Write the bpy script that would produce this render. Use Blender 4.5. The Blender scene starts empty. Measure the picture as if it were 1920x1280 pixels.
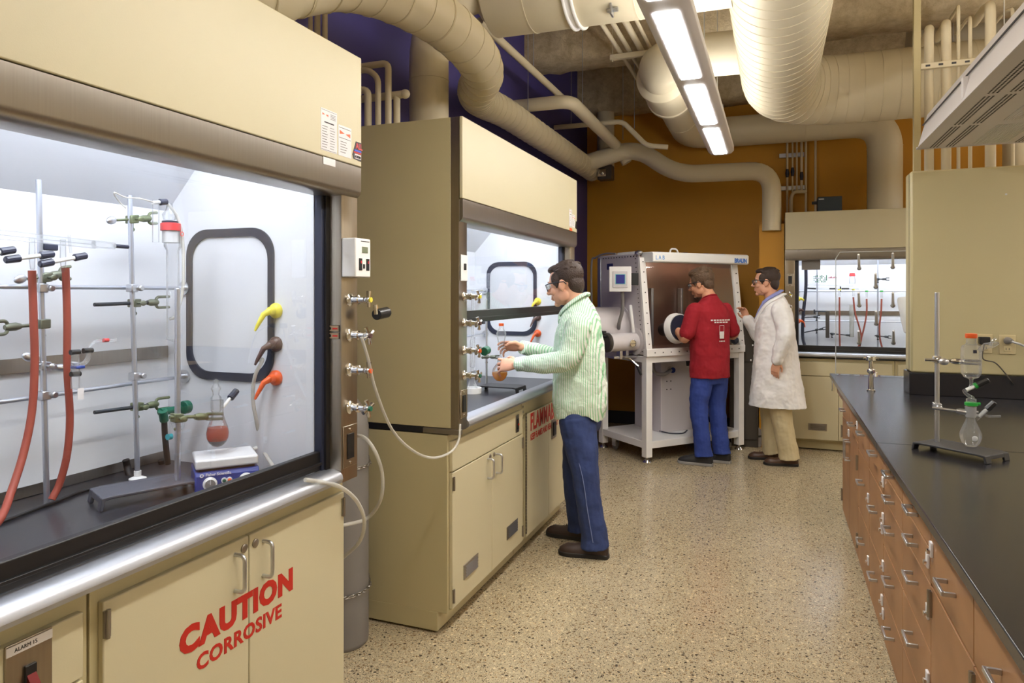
import bpy, math, random
from mathutils import Matrix, Vector, Euler

random.seed(7)
SC = bpy.context.scene
COL = SC.collection
R = math.radians

# ------------------------------------------------------------------ camera
YAW = math.atan(493 / 1280)
EYE = 1.57
cam_d = bpy.data.cameras.new('camera')
cam_d.lens = 24.0
cam_d.sensor_width = 36.0
cam_d.shift_y = -91 / 1920
cam_d.clip_start = 0.05
cam = bpy.data.objects.new('camera', cam_d)
COL.objects.link(cam)
cam.location = (0, 0, EYE)
cam.rotation_euler = (R(90), 0, YAW)
SC.camera = cam

# ------------------------------------------------------------------ exposure, world
SC.view_settings.view_transform = 'Standard'
SC.view_settings.look = 'None'
SC.view_settings.gamma = 1.0
SC.view_settings.use_curve_mapping = False
SC.view_settings.exposure = 0.80
SC.cycles.max_bounces = 10
SC.cycles.transparent_max_bounces = 24
SC.cycles.caustics_reflective = False
SC.cycles.caustics_refractive = False
SC.cycles.sample_clamp_indirect = 4.0
world = bpy.data.worlds.new('world')
SC.world = world
world.use_nodes = True
world.node_tree.nodes['Background'].inputs[0].default_value = (1.0, 0.9, 0.75, 1)
world.node_tree.nodes['Background'].inputs[1].default_value = 0.05

# strengths of the room's lamps and of the added pendant row (used by the lamp builders below)
LENS_DOWN = 33.0        # diffusers of the pendant lamps
LENS_UP = 13.0         # their uplights
HOOD_LAMP = 14.5       # lamp tubes inside the fume hoods
LAMP_WARM = (1.0, 0.975, 0.94)
LAMP_COOL = (0.90, 0.94, 1.0)

# ------------------------------------------------------------------ pixel rays to places in the room
_S, _C = math.sin(YAW), math.cos(YAW)


def at(px, py, X=None, Y=None, Z=None, pl=None):
    """The point of the room seen at a pixel, on a plane of the room."""
    a, b = (px - 960) / 1280.0, (549 - py) / 1280.0
    d = Vector((-_S + a * _C, _C + a * _S, b))
    if X is not None:
        t = X / d.x
    elif Y is not None:
        t = Y / d.y
    elif Z is not None:
        t = (Z - EYE) / d.z
    else:
        p, n = pl
        t = (p - Vector((0, 0, EYE))).dot(n) / d.dot(n)
    return Vector((0, 0, EYE)) + d * t


# ------------------------------------------------------------------ mesh helper
ID = Matrix.Identity(4)


def axis(p, d, up=(0, 0, 1)):
    """A frame at p with its z along d."""
    z = Vector(d).normalized()
    u = Vector(up)
    if abs(z.dot(u)) > 0.99:
        u = Vector((0, 1, 0))
    x = u.cross(z).normalized()
    y = z.cross(x)
    m = Matrix((x, y, z)).transposed().to_4x4()
    m.translation = Vector(p)
    return m


class MB:
    def __init__(self):
        self.v = []
        self.f = []

    def add(self, vs, fs):
        o = len(self.v)
        self.v += [Vector(q) for q in vs]
        self.f += [[i + o for i in q] for q in fs]
        return self

    def box(self, x0, x1, y0, y1, z0, z1, M=None):
        x0, x1 = min(x0, x1), max(x0, x1)
        y0, y1 = min(y0, y1), max(y0, y1)
        z0, z1 = min(z0, z1), max(z0, z1)
        vs = [(x, y, z) for z in (z0, z1) for y in (y0, y1) for x in (x0, x1)]
        if M is not None:
            vs = [M @ Vector(q) for q in vs]
        return self.add(vs, [(0, 2, 3, 1), (4, 5, 7, 6), (0, 1, 5, 4), (2, 6, 7, 3), (0, 4, 6, 2), (1, 3, 7, 5)])

    def loops(self, rings, c0=True, c1=True, closed=False):
        n = len(rings[0])
        vs = [q for r in rings for q in r]
        fs = []
        m = len(rings)
        for i in range(m if closed else m - 1):
            a, b = i * n, ((i + 1) % m) * n
            for j in range(n):
                k = (j + 1) % n
                fs.append((a + j, a + k, b + k, b + j))
        if not closed:
            if c0:
                fs.append(tuple(reversed(range(n))))
            if c1:
                fs.append(tuple(range((m - 1) * n, m * n)))
        return self.add(vs, fs)

    def tube(self, pts, r, n=12, closed=False, caps=True, flat=None):
        pts = [Vector(q) for q in pts]
        m = len(pts)
        rs = r if isinstance(r, (list, tuple)) else [r] * m
        tang = []
        for i in range(m):
            if closed:
                t = pts[(i + 1) % m] - pts[i - 1]
            else:
                t = pts[min(i + 1, m - 1)] - pts[max(i - 1, 0)]
            tang.append(t.normalized() if t.length > 1e-9 else Vector((0, 0, 1)))
        u = Vector((0, 0, 1))
        if abs(tang[0].dot(u)) > 0.9:
            u = Vector((1, 0, 0))
        rings = []
        for i in range(m):
            t = tang[i]
            u = (u - t * u.dot(t)).normalized()
            w = t.cross(u)
            f = flat or 1.0
            rings.append([pts[i] + (u * math.cos(2 * math.pi * j / n) + w * math.sin(2 * math.pi * j / n) * f) * rs[i] for j in range(n)])
        return self.loops(rings, caps, caps, closed)

    def cyl(self, p0, p1, r0, r1=None, n=16):
        return self.tube([p0, p1], [r0, r0 if r1 is None else r1], n)

    def lathe(self, prof, M=ID, n=24):
        rings = []
        for r, z in prof:
            r = max(r, 1e-5)
            rings.append([M @ Vector((r * math.cos(2 * math.pi * j / n), r * math.sin(2 * math.pi * j / n), z)) for j in range(n)])
        return self.loops(rings)

    def prism(self, poly, a0, a1, ax='x', M=None):
        def p3(q, a):
            if ax == 'x':
                w = Vector((a, q[0], q[1]))
            elif ax == 'y':
                w = Vector((q[0], a, q[1]))
            else:
                w = Vector((q[0], q[1], a))
            return M @ w if M is not None else w
        return self.loops([[p3(q, a0) for q in poly], [p3(q, a1) for q in poly]])

    def sph(self, c, r, M=None, n=16, m=10):
        if not isinstance(r, (list, tuple)):
            r = (r, r, r)
        c = Vector(c)
        rings = []
        for i in range(m + 1):
            th = math.pi * i / m
            s_, c_ = max(math.sin(th), 1e-4), math.cos(th)
            ring = []
            for j in range(n):
                q = Vector((r[0] * s_ * math.cos(2 * math.pi * j / n), r[1] * s_ * math.sin(2 * math.pi * j / n), -r[2] * c_))
                if M is not None:
                    q = M.to_3x3() @ q
                ring.append(c + q)
            rings.append(ring)
        return self.loops(rings)

    def torus(self, M, Rr, r, n=32, k=10, sx=1.0):
        pts = [M @ Vector((Rr * math.cos(2 * math.pi * i / n) * sx, Rr * math.sin(2 * math.pi * i / n), 0)) for i in range(n)]
        return self.tube(pts, r, k, closed=True)


def fillet(pts, r, n=6):
    """Round the corners of a polyline."""
    pts = [Vector(q) for q in pts]
    out = [pts[0]]
    for i in range(1, len(pts) - 1):
        a, b, c = pts[i - 1], pts[i], pts[i + 1]
        u, w = (a - b), (c - b)
        k = min(r, u.length * 0.49, w.length * 0.49)
        p, q = b + u.normalized() * k, b + w.normalized() * k
        for j in range(n + 1):
            t = j / n
            out.append(p * (1 - t) ** 2 + b * 2 * t * (1 - t) + q * t * t)
    out.append(pts[-1])
    return out


def spline(pts, k=8):
    """Catmull-Rom through points."""
    p = [Vector(q) for q in pts]
    p = [p[0] * 2 - p[1]] + p + [p[-1] * 2 - p[-2]]
    out = []
    for i in range(1, len(p) - 2):
        a, b, c, d = p[i - 1:i + 3]
        for j in range(k):
            t = j / k
            out.append(0.5 * ((2 * b) + (c - a) * t + (2 * a - 5 * b + 4 * c - d) * t * t + (3 * b - a - 3 * c + d) * t ** 3))
    out.append(p[-2])
    return out


# ------------------------------------------------------------------ object helpers
W = {}          # world matrices of what has been built
FR = ID         # the frame the vertices are given in


def frame(M=ID):
    global FR
    FR = M


def obj(name, mb, mat, parent=None, bev=0.0, smooth=35, origin=None, seg=2):
    """Link mb as one mesh object; vertices are in the current frame."""
    vs = [FR @ q for q in mb.v]
    if parent is not None:
        inv = W[parent].inverted()
        wm = W[parent]
    else:
        if origin is None:
            lo = [min(q[i] for q in vs) for i in range(3)]
            hi = [max(q[i] for q in vs) for i in range(3)]
            origin = ((lo[0] + hi[0]) / 2, (lo[1] + hi[1]) / 2, lo[2])
        wm = Matrix.Translation(Vector(origin))
        inv = wm.inverted()
    me = bpy.data.meshes.new(name)
    me.from_pydata([inv @ q for q in vs], [], mb.f)
    me.update()
    me.materials.append(mat)
    if smooth:
        me.shade_smooth()
        me.set_sharp_from_angle(angle=R(smooth))
    o = bpy.data.objects.new(name, me)
    COL.objects.link(o)
    if parent is not None:
        o.parent = parent
        W[o] = W[parent]
    else:
        o.matrix_world = wm
        W[o] = wm
    if bev:
        md = o.modifiers.new('bevel', 'BEVEL')
        md.width = bev
        md.segments = seg
        md.limit_method = 'ANGLE'
        md.angle_limit = R(40)
    return o


def tag(o, label, cat, group=None):
    o['label'] = label
    o['category'] = cat
    if group:
        o['group'] = group
    return o


def thing(name, label, cat, loc=(0, 0, 0), rot=0.0, group=None, world=True):
    """An Empty at a thing's base; loc is given in the current frame."""
    o = bpy.data.objects.new(name, None)
    o.empty_display_size = 0.1
    COL.objects.link(o)
    m = FR @ (Matrix.Translation(Vector(loc)) @ Matrix.Rotation(rot, 4, 'Z'))
    o.matrix_world = m
    W[o] = m
    return tag(o, label, cat, group)


def one(name, mb, mat, label, cat, group=None, **k):
    return tag(obj(name, mb, mat, **k), label, cat, group)


def struct(name, mb, mat, **k):
    o = obj(name, mb, mat, **k)
    o['kind'] = 'structure'
    return o


def dup(root, loc=None, label=None, group=None, M=None):
    """A copy of a thing with copies of its parts and sub-parts."""
    r = root.copy()
    COL.objects.link(r)
    if M is not None:
        r.matrix_world = M
    elif loc is not None:
        r.location = loc
    if label:
        r['label'] = label
    if group:
        r['group'] = group
    for ch in list(root.children):
        c = ch.copy()
        COL.objects.link(c)
        c.parent = r
        for g in list(ch.children):
            e = g.copy()
            COL.objects.link(e)
            e.parent = c
    return r


def text(name, s, size, M, mat, parent, off=0.0, ext=0.0006, sx=1.0, align='LEFT', shear=0.0, fit=None, space=1.0):
    """Lettering in the plane of M (x along the line, z out of the surface), in the current frame."""
    cu = bpy.data.curves.new(name, 'FONT')
    cu.body = s
    cu.size = size
    cu.offset = off
    cu.extrude = ext
    cu.align_x = align
    cu.shear = shear
    cu.resolution_u = 3
    cu.materials.append(mat)
    o = bpy.data.objects.new(name, cu)
    COL.objects.link(o)
    o.parent = parent
    wm = FR @ M @ Matrix.Diagonal((sx, 1, 1, 1))
    o.matrix_basis = W[parent].inverted() @ wm
    W[o] = wm
    cu.space_character = space
    TEXTS.append((o, fit))
    return o


TEXTS = []


# ------------------------------------------------------------------ materials
def lin(c):
    return tuple(((v / 255.0) / 12.92 if v / 255.0 <= 0.04045 else ((v / 255.0 + 0.055) / 1.055) ** 2.4) for v in c) + (1.0,)


MATS = {}


def mk(name):
    m = bpy.data.materials.new(name)
    m.use_nodes = True
    nt = m.node_tree
    MATS[name] = m
    return m, nt, nt.nodes, nt.links, nt.nodes['Principled BSDF']


def pm(name, col, rough=0.5, metal=0.0, mottle=0.0, mscale=8.0, bump=0.0, bscale=200.0, spec=0.5, coat=0.0, stretch=None, sheen=0.0):
    m, nt, N, Lk, b = mk(name)
    c = lin(col)
    b.inputs['Base Color'].default_value = c
    b.inputs['Roughness'].default_value = rough
    b.inputs['Metallic'].default_value = metal
    b.inputs['Specular IOR Level'].default_value = spec
    b.inputs['Coat Weight'].default_value = coat
    b.inputs['Sheen Weight'].default_value = sheen
    tc = N.new('ShaderNodeTexCoord')
    mp = N.new('ShaderNodeMapping')
    if stretch:
        mp.inputs['Scale'].default_value = stretch
    Lk.new(tc.outputs['Object'], mp.inputs['Vector'])
    if mottle:
        nz = N.new('ShaderNodeTexNoise')
        nz.inputs['Scale'].default_value = mscale
        nz.inputs['Detail'].default_value = 4
        Lk.new(mp.outputs['Vector'], nz.inputs['Vector'])
        mx = N.new('ShaderNodeMix')
        mx.data_type = 'RGBA'
        mx.inputs['A'].default_value = tuple(v * (1 - mottle) for v in c[:3]) + (1,)
        mx.inputs['B'].default_value = tuple(min(1, v * (1 + mottle)) for v in c[:3]) + (1,)
        Lk.new(nz.outputs['Fac'], mx.inputs['Factor'])
        Lk.new(mx.outputs['Result'], b.inputs['Base Color'])
    if bump:
        nb = N.new('ShaderNodeTexNoise')
        nb.inputs['Scale'].default_value = bscale
        nb.inputs['Detail'].default_value = 3
        Lk.new(mp.outputs['Vector'], nb.inputs['Vector'])
        bp = N.new('ShaderNodeBump')
        bp.inputs['Strength'].default_value = bump
        bp.inputs['Distance'].default_value = 0.01
        Lk.new(nb.outputs['Fac'], bp.inputs['Height'])
        Lk.new(bp.outputs['Normal'], b.inputs['Normal'])
    return m


def emit(name, col, strength):
    m, nt, N, Lk, b = mk(name)
    b.inputs['Base Color'].default_value = (0.8, 0.8, 0.8, 1)
    b.inputs['Emission Color'].default_value = tuple(col) + (1,)
    b.inputs['Emission Strength'].default_value = strength
    return m


def thin_glass(name, tint=(1, 1, 1), gloss=1.0, rough=0.0, ior=1.45, body=0.0, bodycol=(1, 1, 1)):
    """A thin wall of glass: clear, with reflections that grow towards its edges."""
    m, nt, N, Lk, b = mk(name)
    out = N['Material Output']
    tr = N.new('ShaderNodeBsdfTransparent')
    tr.inputs['Color'].default_value = tuple(tint) + (1,)
    gl = N.new('ShaderNodeBsdfGlossy')
    gl.inputs['Roughness'].default_value = rough
    fr = N.new('ShaderNodeFresnel')
    fr.inputs['IOR'].default_value = ior
    mu = N.new('ShaderNodeMath')
    mu.operation = 'MULTIPLY'
    mu.use_clamp = True
    mu.inputs[1].default_value = gloss
    Lk.new(fr.outputs['Fac'], mu.inputs[0])
    mx = N.new('ShaderNodeMixShader')
    Lk.new(mu.outputs[0], mx.inputs['Fac'])
    Lk.new(tr.outputs[0], mx.inputs[1])
    Lk.new(gl.outputs[0], mx.inputs[2])
    res = mx
    if body:
        df = N.new('ShaderNodeBsdfDiffuse')
        df.inputs['Color'].default_value = tuple(bodycol) + (1,)
        m2 = N.new('ShaderNodeMixShader')
        m2.inputs['Fac'].default_value = body
        Lk.new(mx.outputs[0], m2.inputs[1])
        Lk.new(df.outputs[0], m2.inputs[2])
        res = m2
    Lk.new(res.outputs[0], out.inputs['Surface'])
    return m


CREAM = pm('cream_enamel_shaded', (190, 178, 138), 0.42, mottle=0.02, mscale=3, bump=0.03, bscale=350)  # same enamel as the doors, tone darkened for sides in shade
CREAM_LT = pm('cream_enamel_lit', (200, 190, 157), 0.45, mottle=0.02, mscale=3, bump=0.03, bscale=350)  # same enamel, lighter tone for the lit doors and upper panels
PIPE = pm('cream_pipe_paint', (212, 200, 172), 0.55, mottle=0.03, mscale=4)
DUCT = pm('cream_duct_paint', (210, 199, 172), 0.5, mottle=0.03, mscale=3)
WHITE = pm('white_enamel', (240, 238, 236), 0.38)
LINER = pm('white_hood_liner', (225, 227, 232), 0.35, mottle=0.015, mscale=2)
BLACK = pm('black_trim', (26, 25, 27), 0.4)
GASKET = pm('dark_gasket', (38, 42, 60), 0.45)
RUBBER = pm('black_rubber', (22, 21, 22), 0.55)
EPOXY = pm('black_epoxy_top', (34, 33, 37), 0.24, mottle=0.12, mscale=3, bump=0.02, bscale=120)
HOODTOP = pm('dark_hood_worktop', (40, 40, 46), 0.3, mottle=0.15, mscale=4)
STEEL = pm('brushed_steel', (164, 158, 150), 0.34, 1.0, mottle=0.1, mscale=5, bump=0.03, bscale=60, stretch=(40, 1, 1))
STEEL_Z = pm('brushed_steel_upright', (176, 166, 150), 0.3, 1.0, mottle=0.1, mscale=5, bump=0.03, bscale=60, stretch=(30, 30, 1))
FOIL = pm('polished_steel_edge', (178, 180, 186), 0.46, 1.0, mottle=0.04, mscale=6)
CHROME = pm('chrome', (225, 225, 225), 0.12, 1.0)
ALU = pm('satin_aluminium', (205, 207, 212), 0.35, 1.0)
RODM = pm('lattice_rod_metal', (196, 200, 210), 0.32, 0.85)
CAST = pm('grey_green_cast_metal', (120, 124, 108), 0.45, 0.6, mottle=0.15, mscale=30)
CLAMPG = pm('olive_cast_metal', (112, 120, 92), 0.45, 0.5, mottle=0.15, mscale=30)
DARKROD = pm('dark_rod', (62, 66, 72), 0.4, 0.6)
GREYBASE = pm('grey_stand_base', (74, 75, 84), 0.5)
DARKBASE = pm('charcoal_stand_base', (52, 51, 52), 0.55)
REDTUBE = pm('red_rubber_tube', (142, 62, 46), 0.6, mottle=0.06, mscale=14)
REDTXT = pm('red_lettering', (186, 34, 22), 0.5)
BLUETXT = pm('blue_lettering', (70, 120, 205), 0.5)
DARKTXT = pm('dark_print', (60, 58, 60), 0.6)
WHITETXT = pm('white_print', (220, 214, 212), 0.7)
PAPER = pm('white_label_paper', (226, 222, 222), 0.7)
ORANGE = pm('orange_plastic', (226, 92, 34), 0.4)
YELLOW = pm('yellow_plastic', (230, 218, 74), 0.4)
BROWN = pm('brown_plastic', (88, 64, 60), 0.4)
GREEN = pm('green_plastic', (22, 96, 74), 0.4)
GREENCLIP = pm('green_clip_plastic', (40, 160, 62), 0.4)
TEAL = pm('teal_plastic', (40, 140, 150), 0.4)
REDCAP = pm('red_plastic_cap', (204, 62, 66), 0.45)
KNOB = pm('navy_black_knob', (34, 38, 58), 0.4)
BLKNOB = pm('black_knob', (28, 27, 28), 0.35)
BLUEBOX = pm('blue_enamel', (40, 62, 140), 0.35)
PTFE = pm('white_plastic', (240, 240, 238), 0.4)
CERAMIC = pm('white_ceramic', (232, 233, 236), 0.25)
TUBING = thin_glass('clear_tubing', (0.96, 0.95, 0.91), 0.5, 0.2, 1.4, 0.42, (0.86, 0.84, 0.78))
GLASS = thin_glass('lab_glass', (0.97, 0.975, 0.98), 0.6, 0.03, 1.4, 0.10, (0.88, 0.90, 0.93))
SASH = thin_glass('sash_glass', (0.985, 0.99, 0.99), 0.22, 0.0, 1.45)
ACRYL = thin_glass('clear_acrylic', (0.98, 0.985, 0.985), 0.45, 0.0, 1.45, 0.015)
LENSM = emit('lamp_diffuser', LAMP_WARM, LENS_DOWN)
UPM = emit('lamp_uplight', LAMP_WARM, LENS_UP)
HOODM = emit('hood_lamp_tube', LAMP_COOL, HOOD_LAMP)
TEALBOX = pm('dark_teal_enamel', (38, 50, 58), 0.5)
GREYCYL = pm('grey_cylinder_paint', (128, 124, 122), 0.5, mottle=0.08, mscale=6)
DARKCAB = pm('dark_grey_metal', (76, 70, 64), 0.45, 0.3)
LAMPSH = pm('lamp_housing', (226, 222, 225), 0.45)
CONC = None


def liquid(name, col, tl=0.72, df_=0.35):
    m, nt, N, Lk, b = mk(name)
    out = N['Material Output']
    tr = N.new('ShaderNodeBsdfTransparent')
    tr.inputs['Color'].default_value = lin(col)
    df = N.new('ShaderNodeBsdfTranslucent')
    df.inputs['Color'].default_value = lin(col)
    d2 = N.new('ShaderNodeBsdfPrincipled')
    d2.inputs['Base Color'].default_value = lin(col)
    d2.inputs['Roughness'].default_value = 0.08
    m1 = N.new('ShaderNodeMixShader')
    m1.inputs['Fac'].default_value = tl
    Lk.new(tr.outputs[0], m1.inputs[1])
    Lk.new(df.outputs[0], m1.inputs[2])
    m2 = N.new('ShaderNodeMixShader')
    m2.inputs['Fac'].default_value = df_
    Lk.new(m1.outputs[0], m2.inputs[1])
    Lk.new(d2.outputs[0], m2.inputs[2])
    Lk.new(m2.outputs[0], out.inputs['Surface'])
    return m


AMBER = liquid('amber_liquid', (255, 200, 60), 0.45, 0.25)
REDOR = liquid('red_orange_liquid', (236, 98, 14), 0.35, 0.25)


def terrazzo():
    m, nt, N, Lk, b = mk('terrazzo_floor')
    tc = N.new('ShaderNodeTexCoord')
    prev = None
    base = N.new('ShaderNodeTexNoise')
    base.inputs['Scale'].default_value = 2.5
    base.inputs['Detail'].default_value = 5
    Lk.new(tc.outputs['Object'], base.inputs['Vector'])
    mx = N.new('ShaderNodeMix')
    mx.data_type = 'RGBA'
    mx.inputs['A'].default_value = lin((166, 151, 122))
    mx.inputs['B'].default_value = lin((190, 175, 146))
    Lk.new(base.outputs['Fac'], mx.inputs['Factor'])
    prev = mx.outputs['Result']
    for sc, thr, cols in ((52, 0.34, [(60, 52, 44), (120, 96, 66), (220, 200, 160), (150, 128, 96), (206, 184, 146)]),
                          (120, 0.36, [(54, 48, 42), (226, 208, 172), (150, 116, 74), (196, 172, 134), (112, 96, 76)]),
                          (210, 0.40, [(58, 50, 44), (214, 194, 158), (128, 104, 76), (206, 184, 146), (92, 82, 70)])):
        vo = N.new('ShaderNodeTexVoronoi')
        vo.inputs['Scale'].default_value = sc
        vo.inputs['Randomness'].default_value = 1.0
        Lk.new(tc.outputs['Object'], vo.inputs['Vector'])
        sep = N.new('ShaderNodeSeparateColor')
        Lk.new(vo.outputs['Color'], sep.inputs[0])
        rp = N.new('ShaderNodeValToRGB')
        rp.color_ramp.interpolation = 'CONSTANT'
        rp.color_ramp.elements[0].color = lin(cols[0])
        rp.color_ramp.elements[1].position = 0.22
        rp.color_ramp.elements[1].color = lin(cols[1])
        for i in (2, 3, 4):
            e = rp.color_ramp.elements.new(0.22 + 0.2 * (i - 1))
            e.color = lin(cols[i])
        Lk.new(sep.outputs[0], rp.inputs[0])
        lt = N.new('ShaderNodeMath')
        lt.operation = 'LESS_THAN'
        lt.inputs[1].default_value = thr
        Lk.new(vo.outputs['Distance'], lt.inputs[0])
        pick = N.new('ShaderNodeMath')
        pick.operation = 'GREATER_THAN'
        pick.inputs[1].default_value = 0.35
        Lk.new(sep.outputs[1], pick.inputs[0])
        an = N.new('ShaderNodeMath')
        an.operation = 'MULTIPLY'
        Lk.new(lt.outputs[0], an.inputs[0])
        Lk.new(pick.outputs[0], an.inputs[1])
        sc_ = N.new('ShaderNodeMath')
        sc_.operation = 'MULTIPLY'
        sc_.inputs[1].default_value = 0.92
        Lk.new(an.outputs[0], sc_.inputs[0])
        m2 = N.new('ShaderNodeMix')
        m2.data_type = 'RGBA'
        Lk.new(sc_.outputs[0], m2.inputs['Factor'])
        Lk.new(prev, m2.inputs['A'])
        Lk.new(rp.outputs['Color'], m2.inputs['B'])
        prev = m2.outputs['Result']
    Lk.new(prev, b.inputs['Base Color'])
    b.inputs['Roughness'].default_value = 0.17
    b.inputs['Specular IOR Level'].default_value = 0.45
    return m


def wood():
    m, nt, N, Lk, b = mk('cherry_wood_veneer')
    tc = N.new('ShaderNodeTexCoord')
    mp = N.new('ShaderNodeMapping')
    mp.inputs['Scale'].default_value = (1, 26, 1.6)
    Lk.new(tc.outputs['Object'], mp.inputs['Vector'])
    nz = N.new('ShaderNodeTexNoise')
    nz.inputs['Scale'].default_value = 3.0
    nz.inputs['Detail'].default_value = 6
    nz.inputs['Distortion'].default_value = 0.4
    Lk.new(mp.outputs['Vector'], nz.inputs['Vector'])
    rp = N.new('ShaderNodeValToRGB')
    rp.color_ramp.elements[0].position = 0.3
    rp.color_ramp.elements[0].color = lin((146, 103, 66))
    rp.color_ramp.elements[1].position = 0.72
    rp.color_ramp.elements[1].color = lin((174, 127, 85))
    Lk.new(nz.outputs['Fac'], rp.inputs[0])
    Lk.new(rp.outputs['Color'], b.inputs['Base Color'])
    b.inputs['Roughness'].default_value = 0.42
    return m


def fireproof():
    m, nt, N, Lk, b = mk('sprayed_ceiling_coat')
    tc = N.new('ShaderNodeTexCoord')
    nz = N.new('ShaderNodeTexNoise')
    nz.inputs['Scale'].default_value = 9
    nz.inputs['Detail'].default_value = 8
    nz.inputs['Roughness'].default_value = 0.7
    Lk.new(tc.outputs['Object'], nz.inputs['Vector'])
    rp = N.new('ShaderNodeValToRGB')
    rp.color_ramp.elements[0].position = 0.3
    rp.color_ramp.elements[0].color = lin((178, 158, 122))
    rp.color_ramp.elements[1].position = 0.7
    rp.color_ramp.elements[1].color = lin((226, 210, 178))
    Lk.new(nz.outputs['Fac'], rp.inputs[0])
    Lk.new(rp.outputs['Color'], b.inputs['Base Color'])
    bp = N.new('ShaderNodeBump')
    bp.inputs['Strength'].default_value = 0.8
    bp.inputs['Distance'].default_value = 0.04
    Lk.new(nz.outputs['Fac'], bp.inputs['Height'])
    Lk.new(bp.outputs['Normal'], b.inputs['Normal'])
    b.inputs['Roughness'].default_value = 0.9
    return m


def stripes(name, ca, cb, scale, rough=0.8):
    """Fine stripes running up the cloth."""
    m, nt, N, Lk, b = mk(name)
    tc = N.new('ShaderNodeTexCoord')
    wv = N.new('ShaderNodeTexWave')
    wv.wave_type = 'BANDS'
    wv.bands_direction = 'X'
    wv.inputs['Scale'].default_value = scale
    wv.inputs['Distortion'].default_value = 0.25
    Lk.new(tc.outputs['Object'], wv.inputs['Vector'])
    rp = N.new('ShaderNodeValToRGB')
    rp.color_ramp.elements[0].position = 0.12
    rp.color_ramp.elements[0].color = lin(ca)
    rp.color_ramp.elements[1].position = 0.5
    rp.color_ramp.elements[1].color = lin(cb)
    Lk.new(wv.outputs['Fac'], rp.inputs[0])
    Lk.new(rp.outputs['Color'], b.inputs['Base Color'])
    b.inputs['Roughness'].default_value = rough
    nz = N.new('ShaderNodeTexNoise')
    nz.inputs['Scale'].default_value = 14
    nz.inputs['Detail'].default_value = 3
    nz.inputs['Distortion'].default_value = 1.0
    Lk.new(tc.outputs['Object'], nz.inputs['Vector'])
    bp = N.new('ShaderNodeBump')
    bp.inputs['Strength'].default_value = 0.5
    bp.inputs['Distance'].default_value = 0.03
    Lk.new(nz.outputs['Fac'], bp.inputs['Height'])
    Lk.new(bp.outputs['Normal'], b.inputs['Normal'])
    return m


FLOOR = terrazzo()
WOOD = wood()
CONC = fireproof()
ORANGEW = pm('ochre_wall_paint', (206, 148, 40), 0.6, mottle=0.03, mscale=2)
BLUEW = pm('violet_blue_wall_paint', (72, 66, 134), 0.6, mottle=0.03, mscale=2)
CREAMW = pm('cream_wall_paint', (214, 200, 168), 0.7)
BASEB = pm('charcoal_baseboard', (44, 42, 44), 0.5)

# ================================================================== THE ROOM
XL, XR, YB, YF, ZC = -2.15, 4.4, 8.15, -3.2, 4.15
struct('floor', MB().box(XL - .1, XR + .1, YF - .1, YB + .1, -0.1, 0), FLOOR, smooth=0)
struct('ceiling', MB().box(XL - .1, XR + .1, YF - .1, YB + .1, ZC, ZC + .1), CONC, smooth=0)
struct('wall_left', MB().box(XL - .1, XL, YF, YB, 0, ZC), BLUEW, smooth=0)
struct('wall_back', MB().box(XL - .1, XR + .1, YB, YB + .1, 0, ZC), ORANGEW, smooth=0)
struct('wall_right', MB().box(XR, XR + .1, YF, YB, 0, ZC), CREAMW, smooth=0)
struct('wall_front', MB().box(XL - .1, XR + .1, YF - .1, YF, 0, ZC), CREAMW, smooth=0)
struct('baseboard_back', MB().box(XL + .02, -0.152, YB - .012, YB, 0, .15), BASEB, smooth=0)
struct('baseboard_left', MB().box(XL, XL + .012, 4.75, YB - .012, 0, .15), BASEB, smooth=0)


def rough_beam(y0, y1, z0):
    mb = MB()
    nx = 60
    rings = []
    for i in range(nx + 1):
        x = XL + (XR - XL) * i / nx
        j = lambda: random.uniform(-.012, .012)
        rings.append([Vector((x, y0 + j(), z0 + .05 + j())), Vector((x, y0 + .06 + j(), z0 + j())), Vector((x, y1 - .06 + j(), z0 + j())),
                      Vector((x, y1 + j(), z0 + .05 + j())), Vector((x, y1, ZC)), Vector((x, y0, ZC))])
    return mb.loops(rings)


struct('ceiling_beam', rough_beam(5.9, 6.35, 3.68), CONC, smooth=60)
struct('ceiling_beam', rough_beam(7.7, YB, 3.68), CONC, smooth=60)
struct('ceiling_beam', rough_beam(2.9, 3.4, 3.75), CONC, smooth=60)
struct('ceiling_beam', rough_beam(0.2, 0.7, 3.75), CONC, smooth=60)
struct('wall_furring', MB().box(-0.15, 0.088, 7.42, YB, 0, 2.27), ORANGEW, smooth=0)

# ------------------------------------------------------------------ pendant lamps


def pendant(name, label, xc, segs, y1, zb, w=0.205):
    """A long direct and indirect lamp with a curved belly and one diffuser per segment."""
    y0 = y1 - segs * 1.06
    t = thing(name, label, 'light', (xc, (y0 + y1) / 2, zb))
    h = w / 2
    prof = [(-h, .075), (-h, .03), (-h * .8, .010), (-h * .45, 0.0), (h * .45, 0.0), (h * .8, .010), (h, .03), (h, .075)]
    obj('housing', MB().prism([(xc + a, zb + b) for a, b in prof], y0, y1, 'y'), LAMPSH, t, bev=.004)
    for i in range(segs):
        a = y1 - 1.06 * (i + 1) + .07
        b = y1 - 1.06 * i - .07
        obj('diffuser', MB().prism([(xc - h * .5, zb - .001), (xc - h * .45, zb - .004), (xc + h * .45, zb - .004), (xc + h * .5, zb - .001)], a, b, 'y'), LENSM, t, smooth=0)
        obj('uplight', MB().box(xc - h * .6, xc + h * .6, a, b, zb + .0755, zb + .079), UPM, t, smooth=0)
    for i in range(segs + 1):
        yy = y1 - .4 - 1.06 * i
        if yy < y0 + .1:
            continue
        obj('hanger', MB().cyl((xc, yy, zb + .07), (xc, yy, ZC), .003, n=6), ALU, t)
    return t


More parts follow.
